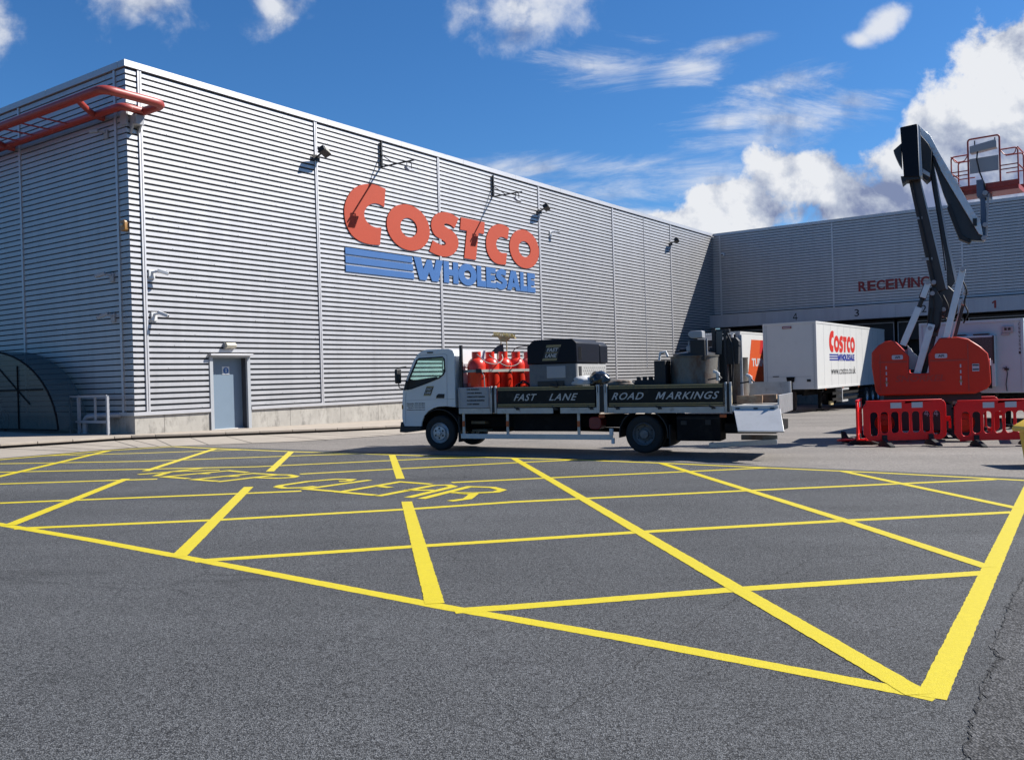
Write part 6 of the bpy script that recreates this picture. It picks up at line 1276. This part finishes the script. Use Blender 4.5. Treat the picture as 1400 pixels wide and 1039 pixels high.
# riser: dark brown face, sunlit right edge put in as a pale strip
def tapered(nm, pts, y0_, y1_, mt, bev=0.01, parent=None):
    a = MB(); a.prism([bloc(x, z, y0_) for x, z in pts], 'Y', y0_, y1_); return a.build(nm, mt, parent or BLF, bevel=bev)
tapered('riser_boom', [(9.82, 6.35), (10.09, 6.30), (10.69, 3.45), (10.38, 3.35)], 0.30, 0.62, M_BOOMB)
tapered('riser_lit_edge', [(10.094, 6.30), (10.13, 6.26), (10.745, 3.45), (10.694, 3.45)], 0.302, 0.618, M_BOOMG, 0)
tapered('parallel_arm', [(10.30, 6.85), (10.43, 6.85), (10.74, 4.60), (10.92, 3.62), (10.74, 3.35), (10.72, 4.1)], 0.75, 0.95, M_BOOM)
tapered('arm_lit_edge', [(10.435, 6.6), (10.475, 6.58), (10.80, 4.58), (10.985, 3.66), (10.925, 3.62), (10.745, 4.60)], 0.752, 0.948, M_BOOMG, 0)  # pale strip painted for the sunlit edge of the arm
for q0, q1, q2, yy in (((10.42, 3.6), (10.15, 5.0), (9.92, 6.2), 0.27), ((10.46, 3.55), (10.20, 4.9), (9.96, 6.1), 0.27), ((10.70, 3.9), (10.55, 5.2), (10.36, 6.6), 0.72)):
    a = MB(); a.tube([Pb(*q0, yy), Pb(q0[0]*.5+q1[0]*.5+.01, q0[1]*.5+q1[1]*.5, yy), Pb(*q1, yy), Pb(q2[0]*.5+q1[0]*.5-.01, q2[1]*.5+q1[1]*.5, yy), Pb(*q2, yy)], 0.016, 6); a.build('boom_hose', M_BLKP, BLF, smooth=60)
for x_, z_ in ((10.06, 5.2), (10.28, 4.2)):
    a = MB(); A_ = Pb(x_, z_, 0.285); a.box(A_.x-0.15, A_.x+0.10, 0.27, 0.30, A_.z-0.03, A_.z+0.03); a.build('hose_clamp', M_GALV, BLF)
# knuckle head
tapered('knuckle', [(9.68, 7.44), (10.10, 7.52), (10.12, 6.22), (9.74, 6.22)], 0.05, 0.55, M_NAVY, 0.02)
tapered('knuckle_lit_flank', [(10.125, 7.50), (10.17, 7.44), (10.20, 6.26), (10.125, 6.22)], 0.06, 0.56, M_BOOMG, 0)  # sunlit side of the knuckle, given as pale grey colour
tapered('knuckle_cap', [(9.70, 7.05), (9.50, 6.88), (9.55, 6.74), (9.62, 6.58), (9.70, 6.45)], 0.15, 0.5, M_BOOM)
tapered('knuckle_foot', [(9.66, 6.24), (10.15, 6.26), (10.15, 6.16), (9.80, 6.14), (9.70, 6.06)], 0.08, 0.6, M_BLK, 0.008)
tapered('knuckle_inner', [(10.15, 7.28), (10.36, 7.02), (10.44, 6.85), (10.40, 6.2), (10.30, 6.12), (10.18, 6.25)], 0.3, 0.9, M_BLK)
tapered('cylinder_yoke', [(10.20, 6.42), (10.38, 6.30), (10.38, 6.20), (10.20, 6.30)], 0.28, 0.9, M_BOOMG)
tapered('upper_boom', [(10.16, 7.40), (10.40, 7.18), (10.60, 6.72), (11.66, 4.78), (11.66, 4.60), (11.40, 4.62), (11.10, 4.72), (10.70, 5.8), (10.44, 6.70)], 0.62, 0.90, M_BOOM)
# sunlit flank of the upper boom, put in as a silver strip
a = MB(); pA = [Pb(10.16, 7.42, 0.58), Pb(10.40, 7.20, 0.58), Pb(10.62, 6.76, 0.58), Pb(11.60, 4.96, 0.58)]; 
tapered('boom_lit_flank', [(10.18, 7.44), (10.42, 7.22), (10.62, 6.80), (11.60, 5.02), (11.64, 4.74), (11.54, 4.78), (10.66, 6.34), (10.50, 6.72), (10.38, 7.00), (10.18, 7.16)], 0.52, 0.62, M_STRUT, 0.006)
tapered('cable_carrier', [(10.86, 5.55), (11.12, 4.78), (11.36, 4.60), (11.30, 4.56), (11.06, 4.66), (10.78, 5.45)], 0.55, 0.85, M_BLKP)
a = MB(); a.box(bx(11.42), bx(11.52), 0.48, 0.52, bz(4.98), bz(5.16)); a.build('boom_cap', M_BLK, BLF)
for wd, x0, z0_, ang in (('410', 10.36, 6.98, -62), ('BLACK', 10.62, 6.50, -58), ('UP', 11.30, 5.32, -58)):
    me = text_me(wd, 0, 0.15*len(wd), 0, 0.13, depth=0.004, offset=0.02); X_ = FX(Pb(x0, z0_-0.06, 0.517), (math.cos(R(ang)), 0, math.sin(R(ang))), (-math.sin(R(ang)), 0, math.cos(R(ang)))); me.transform(X_); mesh_obj(me, 'boom_text', M_WHITE, BLF)
# jib and basket
tapered('jib', [(11.60, 6.10), (11.70, 6.12), (11.76, 4.75), (11.60, 4.70)], 0.62, 0.85, mat('jib_blue_grey', (0.10, 0.14, 0.22), 0.4, 0.1))
beam('jib_ram', (11.80, 5.75), (11.72, 4.70), 0.05, 0.05, M_BOXG, 0.6)
a = MB()
for x, z in ((11.66, 4.68), (11.70, 5.0), (11.72, 5.78)): p = Pb(x, z, 0.5); a.cyl(p, p+Vector((0, 0.45, 0)), 0.06, n=12)
a.build('jib_pin', M_GALV, BLF)
BK = bpy.data.objects.new('basket', None); 
# basket frame in a rotated local frame
bo_ = Pb(11.79, 5.82, 1.1); BA = R(-17)
BXM = Matrix.Translation(bo_) @ Matrix.Rotation(R(-13), 4, 'Z')
def bk(nm, fn, mt, bev=0, sm=None, parent=None):
    a = MB(); a.X = BXM; fn(a); return a.build(nm, mt, parent or BLF, bevel=bev, smooth=sm)
hw, hd, ht = 0.76, 0.40, 0.92
def floor_(a): a.box(-hw, hw, -hd, hd, -0.10, 0.02); a.box(-hw-0.02, hw+0.02, -hd-0.02, -hd, 0.0, 0.13); a.box(-hw-0.02, hw+0.02, hd, hd+0.02, 0.0, 0.13)
bk('basket_floor', floor_, M_BASK)
def rails(a):
    for y in (-hd, hd):
        a.tube(bend([(-hw, y, 0), (-hw, y, ht), (-0.36, y, ht)], 0.08), 0.018, 6); a.tube(bend([(hw, y, 0), (hw, y, ht), (0.36, y, ht)], 0.08), 0.018, 6)
        for z in (0.42, 0.52) if y < 0 else (0.47,): a.tube([(-hw, y, z), (-0.36, y, z)], 0.015, 6); a.tube([(0.36, y, z), (hw, y, z)], 0.015, 6)
    for x in (-hw, hw):
        for z in (ht, 0.5): a.tube([(x, -hd, z), (x, hd, z)], 0.018, 6)
        a.tube(bend([(x*0.95, -hd+0.02, ht-0.02), (x*0.9, -hd+0.05, ht-0.14), (x*0.6, -hd+0.05, ht-0.14), (x*0.5, -hd+0.02, ht-0.02)], 0.06), 0.013, 6)
bk('basket_rails', rails, M_BASK, sm=60)
bk('basket_gate_frame', lambda a: a.tube(bend([(-0.36, -hd, 0), (-0.36, -hd, 1.30), (0.36, -hd, 1.30), (0.36, -hd, 0)], 0.07), 0.022, 8), M_BASK, sm=60)
bk('control_panel', lambda a: a.prism([(-0.30, 0.92), (0.30, 0.98), (0.30, 1.18), (-0.30, 1.10)], 'Y', -hd-0.12, -hd+0.12), M_BOXG, 0.012)
bk('basket_screen', lambda a: a.box(-0.33, 0.33, -hd-0.005, -hd+0.01, 0.42, 0.80), M_BOXG)
bk('control_levers', lambda a: [a.cyl((x, -hd, 1.12), (x, -hd, 1.25), 0.015, n=6) for x in (-0.2, 0.26)], M_BLK)
bk('basket_hose', lambda a: a.tube([(-0.12, -hd-0.1, 0.95), (-0.14, -hd-0.12, 0.75), (-0.08, -hd-0.12, 0.4), (0.02, -hd-0.1, 0.1), (0.02, -hd, -0.3)], 0.018, 6), M_BLKP, 0, 60)
bk('basket_bracket', lambda a: (a.box(-0.14, 0.10, -hd-0.12, 0.0, -0.24, -0.10), a.bar((-0.08, -hd-0.08, 0.22), (-0.08, -hd-0.08, -0.2), 0.16, 0.12, (0, 1, 0))), mat('bracket_blue_grey', (0.12, 0.15, 0.22), 0.4))

# ------------------------------------------------------------------ red plastic barriers
def barrier(loc, rz, label, feet=True, first=[None], tilt=0.0):
    if first[0] is None:
        o = thing('pedestrian_barrier', label, 'barrier', loc, rz, 'red plastic barriers round the lift')
        Wd, Ht = 1.96, 0.96
        outl = [(0.10, 0.16), (0.0, 0.30), (0.0, 0.92), (0.10, 1.06), (Wd-0.14, 1.06)]+arc(Wd-0.14, 0.92, 0.14, 0.14, 80, 0, 4)+[(Wd, 0.30)]+arc(Wd-0.14, 0.28, 0.14, 0.14, 0, -80, 4)+[(Wd-0.16, 0.13), (0.14, 0.13)]
        slots = []
        n = 7; x0, x1 = 0.13, Wd-0.10; p = (x1-x0)/n
        for i in range(n):
            a0 = x0+i*p+0.03; a1 = a0+p-0.06; slots.append(rrect(a0, a1, 0.24 if i in (0, n-1) else 0.30, 0.80, 0.075))
        plate([outl]+slots, 0.045, FX((-Wd/2, 0, 0), (1, 0, 0), (0, 0, 1)), 'panel', M_BARR, o, bevel=0.012)
        a = MB(); a.box(-Wd/2+0.08, Wd/2-0.1, -0.032, 0.032, 1.035, 1.068); a.box(-Wd/2+0.12, Wd/2-0.12, -0.03, 0.03, 0.13, 0.155); a.build('top_rib', M_BARR, o, bevel=0.008)
        for xx in (-0.34, 0.16):
            a = MB(); a.box(xx, xx+0.26, -0.028, -0.0235, 0.88, 1.01); a.build('reflector', M_REFL, o)
        a = MB(); a.box(Wd/2, Wd/2+0.10, -0.02, 0.02, 0.55, 0.66); a.box(Wd/2+0.07, Wd/2+0.11, -0.02, 0.02, 0.38, 0.60); a.build('hook', M_BARR, o)
        for xx in (-0.50, 0.60):
            a = MB(); a.prism([(-0.46, 0.0), (0.22, 0.0), (0.20, 0.05), (0.05, 0.14), (0.05, 0.26), (-0.05, 0.26), (-0.05, 0.16), (-0.44, 0.04)], 'X', xx-0.06, xx+0.06); a.build('foot', M_RUB, o, bevel=0.012)
        first[0] = o; return o
    return copy_tree(first[0], loc, rz, label=label)
def gl(x, y): return (x, y, gz(x, y))
barrier(gl(9.16, 21.0), R(1.5), 'red barrier in front of the lift, left one of the front pair')
barrier(gl(11.20, 20.75), R(-3), 'red barrier in front of the lift, cut by the right edge')
barrier(gl(8.50, 22.05), R(66), 'red barrier seen edge on at the left corner of the enclosure')
barrier(gl(13.1, 22.4), R(62), 'red barrier at the right rear of the enclosure behind the front one')
barrier(gl(11.9, 23.9), R(-8), 'red barrier furthest back behind the lift')
b6 = barrier(gl(8.62, 23.4), R(-2), 'red barrier lying flat on the ground in the sun left of the enclosure')
b6.rotation_euler = (R(86), 0, R(28)); b6.location = (8.7, 22.75, gz(8.7, 23)+0.06)
# ------------------------------------------------------------------ yellow grit bin at the right edge
GB = thing('grit_bin', 'yellow plastic grit bin with a sloping lid at the right edge', 'grit bin', (9.60, 15.95, gz(9.60, 15.95)), R(-4))
def frust(a, x0, x1, y0_, y1_, z0_, X0, X1, Y0, Y1, z1_): a.add([(x0, y0_, z0_), (x1, y0_, z0_), (x1, y1_, z0_), (x0, y1_, z0_), (X0, Y0, z1_), (X1, Y0, z1_), (X1, Y1, z1_), (X0, Y1, z1_)], [(0,3,2,1),(4,5,6,7),(0,1,5,4),(1,2,6,5),(2,3,7,6),(3,0,4,7)])
a = MB(); frust(a, -0.38, 0.42, -0.3, 0.3, 0.0, -0.44, 0.50, -0.36, 0.36, 0.62); a.build('body', M_YBIN, GB, bevel=0.03)
a = MB(); a.prism([(-0.53, 0.60), (-0.53, 0.68), (-0.15, 0.90), (0.25, 0.90), (0.58, 0.68), (0.58, 0.60)], 'Y', -0.43, 0.43); a.build('lid', M_YBIN, GB, bevel=0.03)
SC.render.film_transparent = False
